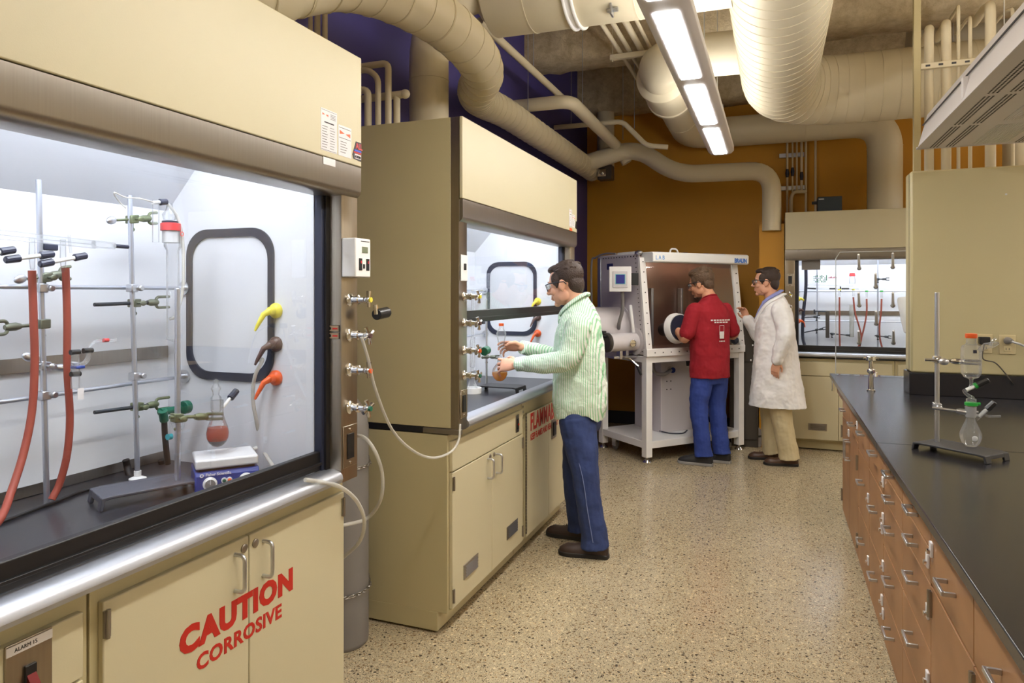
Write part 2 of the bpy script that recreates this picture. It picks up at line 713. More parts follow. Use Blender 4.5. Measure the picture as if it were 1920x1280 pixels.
pendant('pendant_lamp', 'long white pendant lamp with three glowing diffusers above the aisle', -0.42, 5, 5.95, 2.72)
pendant('pendant_lamp', 'unseen long pendant lamp added to light the hood fronts and the back', 2.9, 9, 8.0, 2.72)  # out of view, added to brighten the hood fronts and far end

# ------------------------------------------------------------------ perforated lamp over the bench
t = thing('perforated_lamp', 'pale perforated metal lamp hung over the wooden bench', 'light', (1.13, 2.3, 2.42))
xa, xb, ya, yb, zb = 0.777, 1.50, -0.6, 4.63, 2.42
obj('housing', MB().prism([(xa, zb), (xa + .012, zb + .012), (xa + .06, zb + .20), (xb - .06, zb + .20), (xb - .012, zb + .012), (xb, zb)], ya, yb, 'y'), LAMPSH, t, bev=.003)
obj('edge_seam', MB().box(xa + .0335, xa + .040, ya, yb - .002, zb + .135, zb + .140), DARKTXT, t, smooth=0)
obj('end_plate', MB().box(xa + .004, xb - .004, yb - .001, yb + .004, zb - .003, zb + .012), LAMPSH, t, smooth=0)
for q in range(9):
    y1_ = yb - .02 - .58 * q
    y0_ = y1_ - .54
    bm = MB()
    for gx in (0.845, 0.925, 1.26, 1.34):
        for k in range(3):
            x = gx + k * .016
            for j in range(26):
                y = y0_ + (y1_ - y0_) * (j + .5) / 26
                bm.box(x, x + .007, y - .006, y + .006, zb - .0012, zb + .0004)
    obj('perforated_grille', bm, DARKTXT, t, smooth=0)
    lb = MB()
    for k in range(16):
        x = 1.05 + k * .011
        lb.box(x, x + .005, y0_ + .03, y1_ - .03, zb - .003, zb + .0004)
    obj('ribbed_lens', lb, WHITE, t, smooth=0)
obj('uplight', MB().box(xa + .25, xb - .25, ya + .1, yb - .6, zb + .2005, zb + .205), UPM, t, smooth=0)
obj('clip', MB().box(xa + .014, xa + .035, 3.60, 3.64, zb + .03, zb + .125), LAMPSH, t, bev=.002)
for y in (0.4, 2.4, 4.3):
    obj('hanger', MB().cyl((1.13, y, zb + .2), (1.13, y, ZC), .003, n=6), ALU, t)

# ================================================================== FUME HOODS
HW = 1.92       # width of one hood
FH1 = Matrix.Translation((-1.335, 0.08, 0)) @ Matrix.Rotation(R(90), 4, 'Z')
FH2 = Matrix.Translation((-1.335, 2.81, 0)) @ Matrix.Rotation(R(90), 4, 'Z')
FH3 = Matrix.Translation((0.095, 7.36, 0))


def face(x, y, z):
    """Frame for lettering on a face that looks to local -y."""
    return Matrix.Translation((x, y, z)) @ Matrix.Rotation(R(90), 4, 'X')


def dhandle(x, y, z, ln, out, r, horiz=False):
    """A D-shaped pull on a face at local y that looks to -y."""
    if horiz:
        p = [(x - ln / 2, y, z), (x - ln / 2, y - out, z), (x + ln / 2, y - out, z), (x + ln / 2, y, z)]
    else:
        p = [(x, y, z - ln / 2), (x, y - out, z - ln / 2), (x, y - out, z + ln / 2), (x, y, z + ln / 2)]
    return MB().tube(fillet(p, .018, 5), r, 10)


def valve(t, x, z, side, knob, cross=True, extra=None):
    """A chromed service valve on a post, its handle turned up."""
    y = .005
    v = obj('service_valve', MB().lathe([(.001, 0), (.021, 0), (.022, .006), (.017, .010), (.0135, .016), (.0135, .03), (.016, .032), (.016, .04), (.011, .043), (.009, .06), (.0115, .064), (.0115, .072), (.001, .073)],
            axis((x, y, z), (0, -1, 0)), 18), CHROME, t)
    h = MB()
    if cross:
        for k in range(4):
            a = R(20 + 90 * k)
            dx, dz = math.cos(a), math.sin(a)
            h.tube([(x, y - .075, z), (x + dx * .012, y - .077, z + dz * .012), (x + dx * .03, y - .074, z + dz * .03)], [.006, .005, .0075], 10)
        h.sph((x, y - .075, z), (.011, .008, .011))
    else:
        h.tube([(x, y - .078, z - .024), (x, y - .078, z + .03)], [.0065, .0085], 10)
        h.sph((x, y - .078, z), (.011, .008, .011))
    obj('valve_handle', h, CHROME, v)
    obj('valve_button', MB().cyl((x, y - .080, z), (x, y - .088, z), .009, .0085, 16), knob, v)
    return v


def outlet_plate(t, x, z, h=.135, w=.075, name='outlet', plate=None, y=.005):
    p = obj(name, MB().box(x - w / 2, x + w / 2, y - .004, y, z - h / 2, z + h / 2), plate or STEEL_Z, t, bev=.002)
    obj('socket_face', MB().box(x - w * .24, x + w * .24, y - .007, y - .003, z - h * .3, z + h * .3), BLACK, p, bev=.001)
    for s in (-1, 1):
        obj('cover_screw', MB().cyl((x, y - .003, z + s * h * .4), (x, y - .0065, z + s * h * .4), .004, n=10), CHROME, p)
    return p


def nozzle(t, side, y, z, m):
    """A coloured gas outlet on a side wall, pointing down and inwards."""
    x0 = HW - .13 if side > 0 else .13
    d = -side
    p = obj('gas_nozzle', MB().lathe([(.001, 0), (.026, 0), (.026, .007), (.022, .013), (.015, .018), (.0125, .036), (.001, .038)], axis((x0, y, z), (d, 0, 0)), 18), m, t)
    a = Vector((x0 + d * .028, y, z))
    obj('hose_barb', MB().tube([a, a + Vector((d * .02, .012, -.012)), a + Vector((d * .032, .028, -.05)), a + Vector((d * .036, .034, -.066))], [.0125, .0095, .0062, .0035], 12), m, p)
    return p


def fume_hood(label, F, sash_up, right=True, left=True):
    """The superstructure of a hood: casing, posts, sash, liner, worktop and services."""
    frame(F)
    t = thing('fume_hood', label, 'fume hood', (HW / 2, .4, .925))
    c = MB()
    c.box(0, .02, .0475, .80, .95, 2.373).box(HW - .02, HW, .0475, .80, .95, 2.373)
    c.box(.02, HW - .02, .78, .80, .95, 2.373).box(.02, HW - .02, .0, .78, 2.353, 2.373)
    obj('casing', c, CREAM, t, bev=.002)
    obj('upper_panel', MB().box(0, HW, -.012, .005, 2.000, 2.374), CREAM_LT, t, bev=.004)
    obj('header', MB().prism([(-.012, 1.997), (-.012, 1.918), (-.008, 1.905), (.003, 1.896), (.02, 1.892), (.085, 1.892), (.085, 1.90), (.02, 1.905), (.006, 1.92), (.005, 1.997)], .003, HW - .003, 'x'), STEEL, t)
    for s in (0, 1):
        f = lambda x: HW - x if s else x
        pp = [(0.0, .047), (0.0, .006), (.084, .005), (.089, .008), (.093, .02), (.094, .065), (.084, .065), (.02, .047)]
        p = obj('post', MB().prism([(f(a), b) for a, b in pp], .94, 1.9, 'z').box(f(0), f(.02), .005, .0475, 1.9, 2.372), STEEL_Z, t)
        obj('sash_track', MB().box(f(.094), f(.126), .058, .118, .972, 1.95), GASKET, t, bev=.002)
        obj('track_edge', MB().box(f(.094), f(.114), .050, .075, .972, 1.9), BLACK, t)
    z0 = .985 + sash_up
    sh = obj('sash', MB().box(.115, HW - .115, .066, .088, z0, z0 + .062), BLACK, t, bev=.003)
    obj('sash_lip', MB().box(.115, HW - .115, .058, .068, z0 + .018, z0 + .026), BLACK, sh, bev=.001)
    obj('sash_glass', MB().box(.12, HW - .12, .074, .079, z0 + .060, z0 + .92), SASH, sh, smooth=0)
    obj('airfoil', MB().prism([(.066, .985), (.03, .984), (.010, .978), (.0, .968), (-.003, .955), (.002, .943), (.014, .938), (.066, .938)], .094, HW - .094, 'x'), FOIL, t)
    obj('worktop', MB().box(.094, HW - .094, .067, .765, .925, .963).box(.094, HW - .094, .067, .10, .963, .972), HOODTOP, t, bev=.003)
    l = MB()
    l.box(.12, .13, .088, .765, .963, 2.33).box(HW - .13, HW - .12, .088, .765, .963, 2.33)
    l.box(.12, HW - .12, .09, .70, 2.33, 2.34)
    l.box(.12, HW - .12, .086, .092, 1.93, 2.34)
    obj('liner', l, LINER, t)
    b = MB()
    for pr in ([(.725, 1.0), (.73, 1.336), (.74, 1.336), (.735, 1.0)], [(.73, 1.379), (.728, 1.868), (.738, 1.868), (.74, 1.379)],
               [(.728, 1.868), (.63, 1.975), (.35, 2.30), (.36, 2.31), (.64, 1.985), (.738, 1.875)]):
        b.prism(pr, .13, HW - .13, 'x')
    obj('baffle', b, LINER, t)
    obj('slot_strip', MB().box(.13, HW - .135, .722, .732, 1.336, 1.379).box(.13, HW - .135, .735, .76, .965, 1.005), STEEL, t)
    obj('lamp_tube', MB().box(.25, HW - .25, .14, .30, 2.315, 2.328), HOODM, t, smooth=0)
    for s in (0, 1):
        f = lambda x: HW - x if s else x
        xw = f(.131)
        pts = []
        y0_, y1_, za, zb_, rr = .263, .618, 1.28, 1.778, .085
        for cy, cz, a0 in ((y1_ - rr, zb_ - rr, 0), (y0_ + rr, zb_ - rr, 90), (y0_ + rr, za + rr, 180), (y1_ - rr, za + rr, 270)):
            for k in range(9):
                a = R(a0 + 90 * k / 8)
                pts.append((xw, cy + rr * math.cos(a), cz + rr * math.sin(a)))
        rings = []
        n = len(pts)
        cyy, czz = (y0_ + y1_) / 2, (za + zb_) / 2
        xo = xw - .006 if s else xw + .006
        for q in pts:
            k = 1.0
            dy, dz = q[1] - cyy, q[2] - czz
            i_ = Vector((xw, cyy + dy * (1 - .016 / .178 * .55) , czz + dz * (1 - .016 / .25 * .8)))
            o_ = Vector((xw, cyy + dy * (1 + .016 / .178), czz + dz * (1 + .016 / .25)))
            rings.append([i_, Vector((xo, i_.y, i_.z)), Vector((xo, o_.y, o_.z)), o_])
        obj('window_gasket', MB().loops(rings, closed=True), GASKET, t)
        if (s and right) or (not s and left):
            sd = 1 if s else -1
            for z, m in ((1.51, YELLOW), (1.397, BROWN), (1.283, ORANGE)):
                nozzle(t, sd, .24, z, m)
    # lattice of rods on the back
    def rodx(z):
        return obj('lattice_rod', MB().cyl((.13, .645, z), (HW - .13, .645, z), .0065, n=12), RODM, t)
    for z in (1.587, 1.271):
        r_ = rodx(z)
        for x in (.132, HW - .132):
            s_ = 1 if x < 1 else -1
            obj('rod_flange', MB().cyl((x, .645, z), (x + s_ * .008, .645, z), .024, n=20).cyl((x + s_ * .008, .645, z), (x + s_ * .025, .645, z), .011, n=14), ALU, r_)
    return t


def door(t, x0, x1, z0, z1, y=.065, hx=None, hz=.80, lockx=None, hinge=None, vent=None, name='door'):
    d = obj(name, MB().box(x0, x1, y - .018, y, z0, z1), CREAM_LT, t, bev=.003)
    if hx is not None:
        obj('handle', dhandle(hx, y - .018, hz, .10, .034, .0055), ALU, d)
    if lockx is not None:
        obj('lock', MB().lathe([(.001, 0), (.012, 0), (.012, .003), (.008, .005), (.001, .005)], axis((lockx, y - .018, hz + .055), (0, -1, 0)), 18), STEEL, d)
    if hinge is not None:
        for z in (z1 - .05, z0 + .06):
            obj('hinge', MB().box(hinge - .008, hinge + .008, y - .023, y - .017, z - .03, z + .03).cyl((hinge, y - .024, z - .032), (hinge, y - .024, z + .032), .0045, n=8), STEEL, d)
    if vent is not None:
        vx, vz = vent
        v = obj('vent_grille', MB().box(vx - .085, vx + .085, y - .021, y - .017, vz - .035, vz + .035), STEEL, d, bev=.001)
        lv = MB()
        for k in range(4):
            zz = vz - .021 + k * .014
            lv.prism([(y - .028, zz - .004), (y - .020, zz + .005), (y - .020, zz + .003), (y - .026, zz - .005)], vx - .068, vx + .068, 'x')
        obj('louver', lv, STEEL, v)
    return d


def cabinet_carcass(t, x0, x1, sides=True):
    obj('carcass', MB().box(x0, x1, .065, .78, .10, .918).box(x0, x1, .115, .78, 0.012, .10), CREAM, t, bev=.002)


def rocker(t, x, z):
    p = obj('switch_plate', MB().box(x - .046, x + .046, .042, .047, z - .075, z + .058), STEEL_Z, t, bev=.002)
    obj('plate_label', MB().box(x - .045, x + .045, .0405, .0425, z + .036, z + .054), PAPER, p, smooth=0)
    text('label_text', 'ALARM 15', .011, face(x - .03, .0402, z + .041), DARKTXT, p, sx=.9)
    obj('rocker_switch', MB().box(x - .011, x + .011, .036, .043, z - .05, z + .004), BLACK, p, bev=.001)
    obj('rocker_cap', MB().prism([(.036, z - .044), (.022, z - .034), (.036, z - .014)], x - .009, x + .009, 'x'), pm('dark_red_rocker', (120, 20, 22), .3), p)


# ---- hood 1 (near)
H1 = fume_hood('nearest cream fume hood with closed sash and white interior full of glassware', FH1, 0.0, left=True)
for z, m, cr in ((1.547, YELLOW, False), (1.428, BROWN, True), (1.311, ORANGE, False), (1.185, GREEN, True)):
    valve(H1, HW - .05, z, 1, m, cr)
outlet_plate(H1, HW - .047, 1.055, .14, .078)
# regulator knob under the top valve
kb = obj('regulator_knob', MB().tube([(HW - .012, -.075, 1.53), (HW - .012, -.078, 1.497)], .008, 10), CHROME, H1)
obj('knob_grip', MB().cyl((HW - .012, -.078, 1.497), (HW + .055, -.078, 1.503), .019, .019, 18), BLKNOB, kb, bev=.002)
# airflow monitor
mo = obj('airflow_monitor', MB().box(HW - .093, HW - .003, -.050, .004, 1.622, 1.752), PTFE, H1, bev=.004)
frame(FH1)
obj('display', MB().box(HW - .055, HW - .022, -.0515, -.049, 1.704, 1.724), pm('lcd_grey_green', (120, 128, 104), .3), mo, smooth=0)
for x in (HW - .065, HW - .022):
    obj('rocker', MB().box(x - .008, x + .008, -.053, -.049, 1.645, 1.685), BLACK, mo, bev=.001)
    obj('indicator', MB().box(x - .003, x + .003, -.0545, -.052, 1.668, 1.677), REDCAP, mo, smooth=0)
obj('jack', MB().box(HW - .049, HW - .041, -.053, -.049, 1.652, 1.666), BLACK, mo, smooth=0)
obj('indicator', MB().sph((HW - .045, -.051, 1.68), .003), emit('green_indicator', (.3, 1, .1), 2.0), mo)
obj('print_line', MB().box(HW - .062, HW - .012, -.0508, -.0498, 1.741, 1.7435), DARKTXT, mo, smooth=0)
# stickers on the jamb of the post
for z in (1.452, 1.428):
    st = obj('warning_sticker', MB().box(HW - .0955, HW - .0935, .012, .058, z - .011, z + .011), BLACK, H1, smooth=0)
    obj('sticker_face', MB().box(HW - .0962, HW - .0954, .014, .056, z - .0095, z + .0095), pm('sticker_tan', (150, 130, 104), .5), st, smooth=0)
    obj('sticker_print', MB().box(HW - .0966, HW - .0961, .018, .038, z - .003, z + .002), REDTXT, st, smooth=0)
    obj('sticker_print', MB().sph((HW - .0962, .049, z), (.0006, .0055, .0055)), BLACK, st)


def sheet(t, name, x0, x1, z0, z1, y, kind):
    s = obj(name, MB().box(x0, x1, y - .0008, y, z0, z1), PAPER, t, smooth=0)
    w, h = x1 - x0, z1 - z0
    yy = y - .0012
    ln = MB()
    if kind == 'report':
        for k in range(9):
            z = z0 + h * (.08 + .062 * k)
            ln.box(x0 + w * .07, x0 + w * (.35 + .03 * (k % 3)), yy - .0002, yy, z, z + h * .012)
            ln.box(x0 + w * .55, x0 + w * (.8 + .02 * (k % 4)), yy - .0002, yy, z, z + h * .010)
        for k in range(4):
            ln.box(x0 + w * .58, x0 + w * .9, yy - .0002, yy, z1 - h * (.1 + .035 * k), z1 - h * (.09 + .035 * k))
        ln.box(x0 + w * .2, x0 + w * .8, yy - .0002, yy, z1 - h * .33, z1 - h * .30)
        ln.box(x0 + w * .03, x0 + w * .97, yy - .0002, yy, z1 - h * .035, z1 - h * .028)
        ln.box(x0 + w * .03, x0 + w * .97, yy - .0002, yy, z0 + h * .02, z0 + h * .028)
        tz, tx = z1 - h * .14, x0 + w * .08
        k_ = w * .36
    else:
        for k in range(5):
            z = z0 + h * (.12 + .085 * k)
            ln.box(x0 + w * .15, x0 + w * (.55 + .06 * (k % 3)), yy - .0002, yy, z, z + h * .016)
        ln.box(x0 + w * .05, x0 + w * .95, yy - .0002, yy, z1 - h * .42, z1 - h * .405)
        ln.box(x0 + w * .05, x0 + w * .95, yy - .0002, yy, z1 - h * .09, z1 - h * .075)
        tz, tx = z1 - h * .25, x0 + w * .1
        k_ = w * .8
    obj('printed_lines', ln, DARKTXT, s, smooth=0)
    q = k_ * .14
    obj('emblem', MB().prism([(tx, tz + q), (tx + k_ * .45, tz), (tx, tz - q * .6)], yy - .0003, yy, 'y').prism([(tx + k_, tz + q * .6), (tx + k_ * .55, tz), (tx + k_, tz - q)], yy - .0003, yy, 'y'), ORANGE, s, smooth=0)
    return s


sheet(H1, 'inspection_sheet', HW - .226, HW - .142, 2.018, 2.150, -.012, 'report')
sheet(H1, 'inspection_sticker', HW - .135, HW - .062, 2.018, 2.118, -.012, 'tag')
obj('paper_tag', MB().box(HW - .215, HW - .152, -.0135, -.0125, 1.975, 1.998), PAPER, H1, smooth=0)
em = obj('dealer_sticker', MB().prism([(HW - .056, 2.035), (HW - .05, 2.022), (HW - .005, 2.018), (HW - .005, 2.082), (HW - .036, 2.082)], -.0135, -.0125, 'y'), BLACK, H1, smooth=0)
text('sticker_text', 'ALL', .028, face(HW - .038, -.0137, 2.058), REDCAP, em, off=.0008, sx=.85)
obj('stripe', MB().box(HW - .046, HW - .005, -.0142, -.0134, 2.048, 2.054), pm('sticker_blue', (40, 70, 200), .4), em, smooth=0)
obj('stripe', MB().box(HW - .050, HW - .005, -.0141, -.0134, 2.042, 2.047), REDTXT, em, smooth=0)
obj('stripe', MB().box(HW - .044, HW - .006, -.0140, -.0134, 2.024, 2.040), WHITETXT, em, smooth=0)
text('sticker_text', 'ACCESSORIES', .0105, face(HW - .043, -.0143, 2.027), BLACK, em, off=.0003, sx=.52)

CB = thing('base_cabinet', 'cream cabinet lettered CAUTION CORROSIVE in red under the nearest fume hood', 'cabinet', (1.45, .4, 0))
cabinet_carcass(CB, .982, HW)
dl = door(CB, 1.001, 1.4465, .115, .888, hx=1.394, hz=.803, lockx=1.428, hinge=1.008)
dr = door(CB, 1.4505, HW - .018, .115, .888, hx=1.504, hz=.803, lockx=1.472, hinge=HW - .026)
text('caution_lettering', 'CAUTION', .0862, face(1.206, .0464, .6655), REDTXT, dl, off=.0050, fit=.428, space=1.10)
text('corrosive_lettering', 'CORROSIVE', .0555, face(1.261, .0464, .6005), REDTXT, dl, off=.0017, fit=.322, space=1.06)

CA = thing('base_cabinet', 'cream cabinet with red rocker switch left of the CAUTION CORROSIVE cabinet', 'cabinet', (.49, .4, 0))
cabinet_carcass(CA, 0, .976)
ap = obj('apron_panel', MB().box(.018, .955, .047, .065, .748, .888), CREAM_LT, CA, bev=.003)
rocker(CA, .838, .832)
door(CA, .018, .485, .115, .742, hx=.43, hz=.66, lockx=.46, hinge=.026)
door(CA, .489, .955, .115, .742, hx=.544, hz=.66, lockx=.52, hinge=.947)
CA['label'] = 'cream cabinet with red rocker switch beside the cabinet lettered CAUTION CORROSIVE'

# ---- hood 2 (middle)
H2 = fume_hood('middle cream fume hood with half raised sash, man in striped shirt working at it', FH2, 0.437)
for z, m, cr in ((1.553, YELLOW, True), (1.431, BROWN, True), (1.305, ORANGE, True), (1.191, GREEN, True)):
    valve(H2, .047, z, -1, m, cr)
outlet_plate(H2, .047, 1.06, .13, .07)
sp = obj('light_switch', MB().box(.012, .082, .0, .005, 1.625, 1.745), PTFE, H2, bev=.002)
obj('toggle', MB().box(.04, .054, -.008, .001, 1.675, 1.705), BLACK, sp, bev=.002)
valve_green = obj('hose_knob', MB().cyl((.075, -.085, 1.30), (.115, -.085, 1.305), .02, .02, 18), GREEN, H2, bev=.002)
obj('seal_end', MB().box(-.004, .02, -.004, .19, .922, .948), STEEL, H2, bev=.003)
obj('dark_gap', MB().box(-.001, .02, .19, .78, .922, .949), BLACK, H2, smooth=0)  # black strip put in for the dark of the open gap
sheet(H2, 'inspection_sheet', HW - .20, HW - .13, 2.03, 2.15, -.012, 'report')
sheet(H2, 'inspection_sticker', HW - .122, HW - .055, 2.03, 2.12, -.012, 'tag')
obj('dealer_sticker', MB().prism([(HW - .052, 2.04), (HW - .046, 2.028), (HW - .008, 2.024), (HW - .008, 2.08), (HW - .034, 2.08)], -.0135, -.0125, 'y'), BLACK, H2, smooth=0)
obj('paper_tag', MB().box(HW - .19, HW - .13, -.0135, -.0125, 2.000, 2.02), ORANGE, H2, smooth=0)

C2 = thing('base_cabinet', 'cream cabinet with two louvred vent grilles under the middle fume hood', 'cabinet', (.49, .4, 0))
cabinet_carcass(C2, 0, .976)
obj('apron_panel', MB().box(.018, .955, .047, .065, .748, .888), CREAM_LT, C2, bev=.003)
sw = obj('switch_plate', MB().box(.832, .882, .042, .047, .772, .872), STEEL_Z, C2, bev=.002)
obj('rocker_switch', MB().box(.846, .868, .037, .043, .79, .85), BLACK, sw, bev=.001)
obj('indicator', MB().box(.85, .864, .034, .038, .812, .822), REDTXT, sw, smooth=0)
door(C2, .018, .485, .115, .742, hx=.43, hz=.665, lockx=.46, hinge=.026, vent=(.22, .24))
door(C2, .489, .955, .115, .742, hx=.544, hz=.665, lockx=.512, hinge=.947, vent=(.78, .24))

C2F = thing('flammable_cabinet', 'cream safety cabinet lettered FLAMMABLE in red under the middle fume hood', 'cabinet', (1.45, .4, 0))
cabinet_carcass(C2F, .98, HW)
ph_ = MB()
for k in range(38):
    ph_.box(1.000, 1.008, .039, .047, .14 + k * .019, .155 + k * .019)
dA = door(C2F, 1.012, 1.4465, .115, .845, name='door')
obj('piano_hinge', ph_, STEEL, C2F)
dB = door(C2F, 1.4505, HW - .018, .115, .845, name='door')
obj('latch', MB().box(1.50, 1.60, .040, .048, .60, .73), STEEL, dB, bev=.004)
obj('latch_pull', MB().box(1.52, 1.58, .034, .042, .62, .71), BLACK, dB, bev=.004)
for z in (.895, .865, .83):
    obj('screw', MB().cyl((.99, .068, z), (.99, .058, z), .007, n=12), CHROME, C2F)
text('flammable_lettering', 'FLAMMABLE', .1430, face(1.091, .0464, .737), REDTXT, dA, off=.0045, fit=.568, space=1.10)
text('flames_lettering', 'KEEP FLAMES AND HEAT AWAY', .0540, face(1.091, .0464, .676), REDTXT, dA, off=.0012, fit=.56)

# ---- hood 3 (back wall)
H3 = fume_hood('cream fume hood on the ochre back wall behind the clear pegboard', FH3, 0.0)
for z, m in ((1.553, YELLOW), (1.431, BROWN), (1.305, ORANGE), (1.191, GREEN)):
    valve(H3, .047, z, -1, m, True)
outlet_plate(H3, .047, 1.70, .13, .07)
C3 = thing('base_cabinet', 'cream cabinet with a louvred vent under the hood on the back wall', 'cabinet', (.49, .4, 0))
cabinet_carcass(C3, 0, .976)
obj('apron_panel', MB().box(.018, .955, .047, .065, .748, .888), CREAM_LT, C3, bev=.003)
door(C3, .018, .485, .115, .742, hx=.43, hz=.665, hinge=.026, vent=(.30, .24))
door(C3, .489, .955, .115, .742, hx=.544, hz=.665, hinge=.947, vent=(.67, .24))
C4 = thing('base_cabinet', 'cream cabinet under the back wall hood, beyond the bench end', 'cabinet', (1.45, .4, 0))
cabinet_carcass(C4, .98, HW)
obj('apron_panel', MB().box(1.0, 1.90, .047, .065, .748, .888), CREAM_LT, C4, bev=.003)
door(C4, 1.0, 1.4465, .115, .742, hx=1.394, hz=.665)
door(C4, 1.4505, 1.90, .115, .742, hx=1.504, hz=.665)
frame()

# ================================================================== DUCTS AND PIPES OVERHEAD


def ringed(path, r, step=0.0, lip=.002, n=24, first=.05, taper=None):
    """A round duct along a path, with raised seams every step metres."""
    p = [Vector(q) for q in path]
    s = [0.0]
    for a, b in zip(p, p[1:]):
        s.append(s[-1] + (b - a).length)
    ks = [(x, 0) for x in s]
    if step:
        x = first
        while x < s[-1] - .02:
            ks += [(x - .004, 0), (x - .0035, 1), (x + .0035, 1), (x + .004, 0)]
            x += step
    ks.sort()
    pts, rs = [], []
    i = 0
    last = -1
    for x, k in ks:
        if x - last < 1e-4:
            continue
        last = x
        while i < len(s) - 2 and x > s[i + 1]:
            i += 1
        t = (x - s[i]) / max(1e-9, s[i + 1] - s[i])
        pts.append(p[i].lerp(p[i + 1], min(1, max(0, t))))
        rr = r if taper is None else taper[0] + (taper[1] - taper[0]) * min(1, x / taper[2])
        rs.append(rr + lip * k)
    return MB().tube(pts, rs, n)


def hangers(t, pts, z1=ZC, r=.0035, ring=None):
    for q in pts:
        mb = MB().cyl((q[0], q[1], q[2]), (q[0], q[1], z1), r, n=6)
        obj('hanger_rod', mb, ALU, t)


def pipe(name, label, cat, path, r, mat=PIPE, step=0.0, hang=(), group=None, n=16, lip=.003, **k):
    t = thing(name, label, cat, tuple(Vector(path[0])), group=group)
    obj('tube', ringed(path, r, step, lip, n=n, **k), mat, t, smooth=50)
    hangers(t, hang)
    return t


# A and B: the spiral duct that snakes above the hoods
BX = -1.95
bz = lambda px: at(px, 549 - .667 * (1453 - px), X=BX)
pA = [Vector((-1.78, 1.05, 2.374)), Vector((-1.78, 1.1, 2.55)), at(455, -22, X=-1.62), at(540, -30, X=-1.55), at(640, -38, X=-1.5), at(740, -10, X=-1.43), at(830, 42, X=-1.38),
      at(888, 98, X=-1.38), at(905, 140, X=-1.48), at(893, 172, X=-1.68), at(905, 190, X=-1.88), bz(950), bz(1010), bz(1060), bz(1108)]
t = pipe('exhaust_duct', 'long cream spiral duct snaking above the two fume hoods by the blue wall', 'duct', spline(pA, 10), .112, DUCT, .13,
         [(bz(990).x, bz(990).y, bz(990).z + .1), tuple(at(740, -10, X=-1.43) + Vector((0, 0, .1)))], n=28)
e = bz(1108)
obj('end_cap', MB().cyl(e, e + Vector((0, .06, 0)), .118, .118, 24), DUCT, t, bev=.006)
obj('damper_actuator', MB().box(e.x + .10, e.x + .26, e.y - .10, e.y + .04, e.z - .13, e.z + .03), DARKCAB, t, bev=.006)
obj('actuator_clamp', MB().box(e.x + .11, e.x + .20, e.y - .125, e.y - .10, e.z - .10, e.z - .02).cyl((e.x + .15, e.y - .13, e.z - .06), (e.x + .15, e.y - .16, e.z - .06), .02, n=12), CHROME, t)

# vertical duct off hood 2 and the big duct across
pV = fillet([(-1.85, 3.48, 2.374), (-1.85, 3.48, 3.05), (-1.72, 3.66, 3.34), (-1.45, 3.8, 3.38)], .15)
pipe('exhaust_riser', 'cream round riser rising from the middle fume hood roof', 'duct', pV, .112, DUCT, .36, (), n=28)
t = pipe('exhaust_duct', 'broad cream duct crossing the room overhead with a bolted flange', 'duct', [(-1.58, 3.8, 3.38), (-.21, 3.8, 3.36)], .26, DUCT, .62, [(-.75, 3.8, 3.6)], n=40, first=.25)
obj('end_cap', MB().lathe([(.26, 0), (.25, .03), (.16, .10), (.115, .12), (.001, .12)], axis((-1.57, 3.8, 3.38), (-1, 0, -.2)), 40), DUCT, t)
fl = MB()
for dx in (0, .045):
    fl.cyl((-1.10 + dx, 3.8, 3.38), (-1.085 + dx, 3.8, 3.38), .285, n=40)
obj('flange', fl.cyl((-1.10, 3.8, 3.38), (-1.04, 3.8, 3.38), .27, n=40), WHITE, t, bev=.004)
obj('data_plate', MB().prism([(-1.02, 3.16), (-.93, 3.16), (-.93, 3.20), (-1.02, 3.20)], 3.545, 3.56, 'y'), PAPER, t)
obj('damper_lever', MB().box(-.84, -.83, 3.66, 3.72, 3.09, 3.15).cyl((-.86, 3.69, 3.12), (-.80, 3.69, 3.12), .012, n=10), ALU, t)

# the largest spiral duct
pD = fillet([(.03, -1.8, 3.24), (.03, 6.2, 3.24), (3.9, 6.25, 3.24)], .55, 14)
pipe('supply_duct', 'largest cream spiral duct running overhead and turning above the back wall hood', 'duct', pD, .275, DUCT, .125, [(.03, 4.9, 3.5), (.03, 1.2, 3.5), (1.3, 6.22, 3.5)], n=44, lip=.0032)
pipe('supply_duct', 'smooth broad duct behind the largest spiral duct near the ceiling', 'duct', fillet([(1.12, 6.95, 3.76), (2.2, 6.95, 3.76), (2.3, 5.6, 3.82), (2.3, 3.9, 3.82)], .5, 10), .26, DUCT, .5, [(1.9, 6.95, 3.9)], n=40)

# the duct with the damper drum
pG = fillet([(-.20, 5.35, 3.36), (-.88, 5.35, 3.38), (-.88, 7.72, 3.31), (1.03, 7.75, 3.31), (1.03, 7.75, 2.374)], .3, 10)
t = pipe('exhaust_duct', 'cream duct along the ochre wall dropping to the back wall hood', 'duct', pG, .160, DUCT, .9, [(-.88, 6.9, 3.4), (.1, 7.74, 3.45)], n=32, first=.4)
dm = obj('damper_drum', MB().lathe([(.160, 0), (.20, .03), (.215, .05), (.215, .09), (.205, .10), (.205, .50), (.215, .51), (.215, .55), (.17, .62), (.160, .64)], axis((-.88, 5.72, 3.37), (0, 1, -.03)), 36), DUCT, t, smooth=30)
obj('damper_actuator', MB().box(-.66, -.58, 6.35, 6.55, 3.10, 3.20), GREYCYL, dm, bev=.004)
obj('conduit', MB().tube(spline([(-.6, 6.5, 3.12), (-.55, 6.5, 2.98), (-.5, 6.52, 2.95), (-.46, 6.54, 3.05), (-.45, 6.55, 3.3)]), .012, 8), ALU, dm)

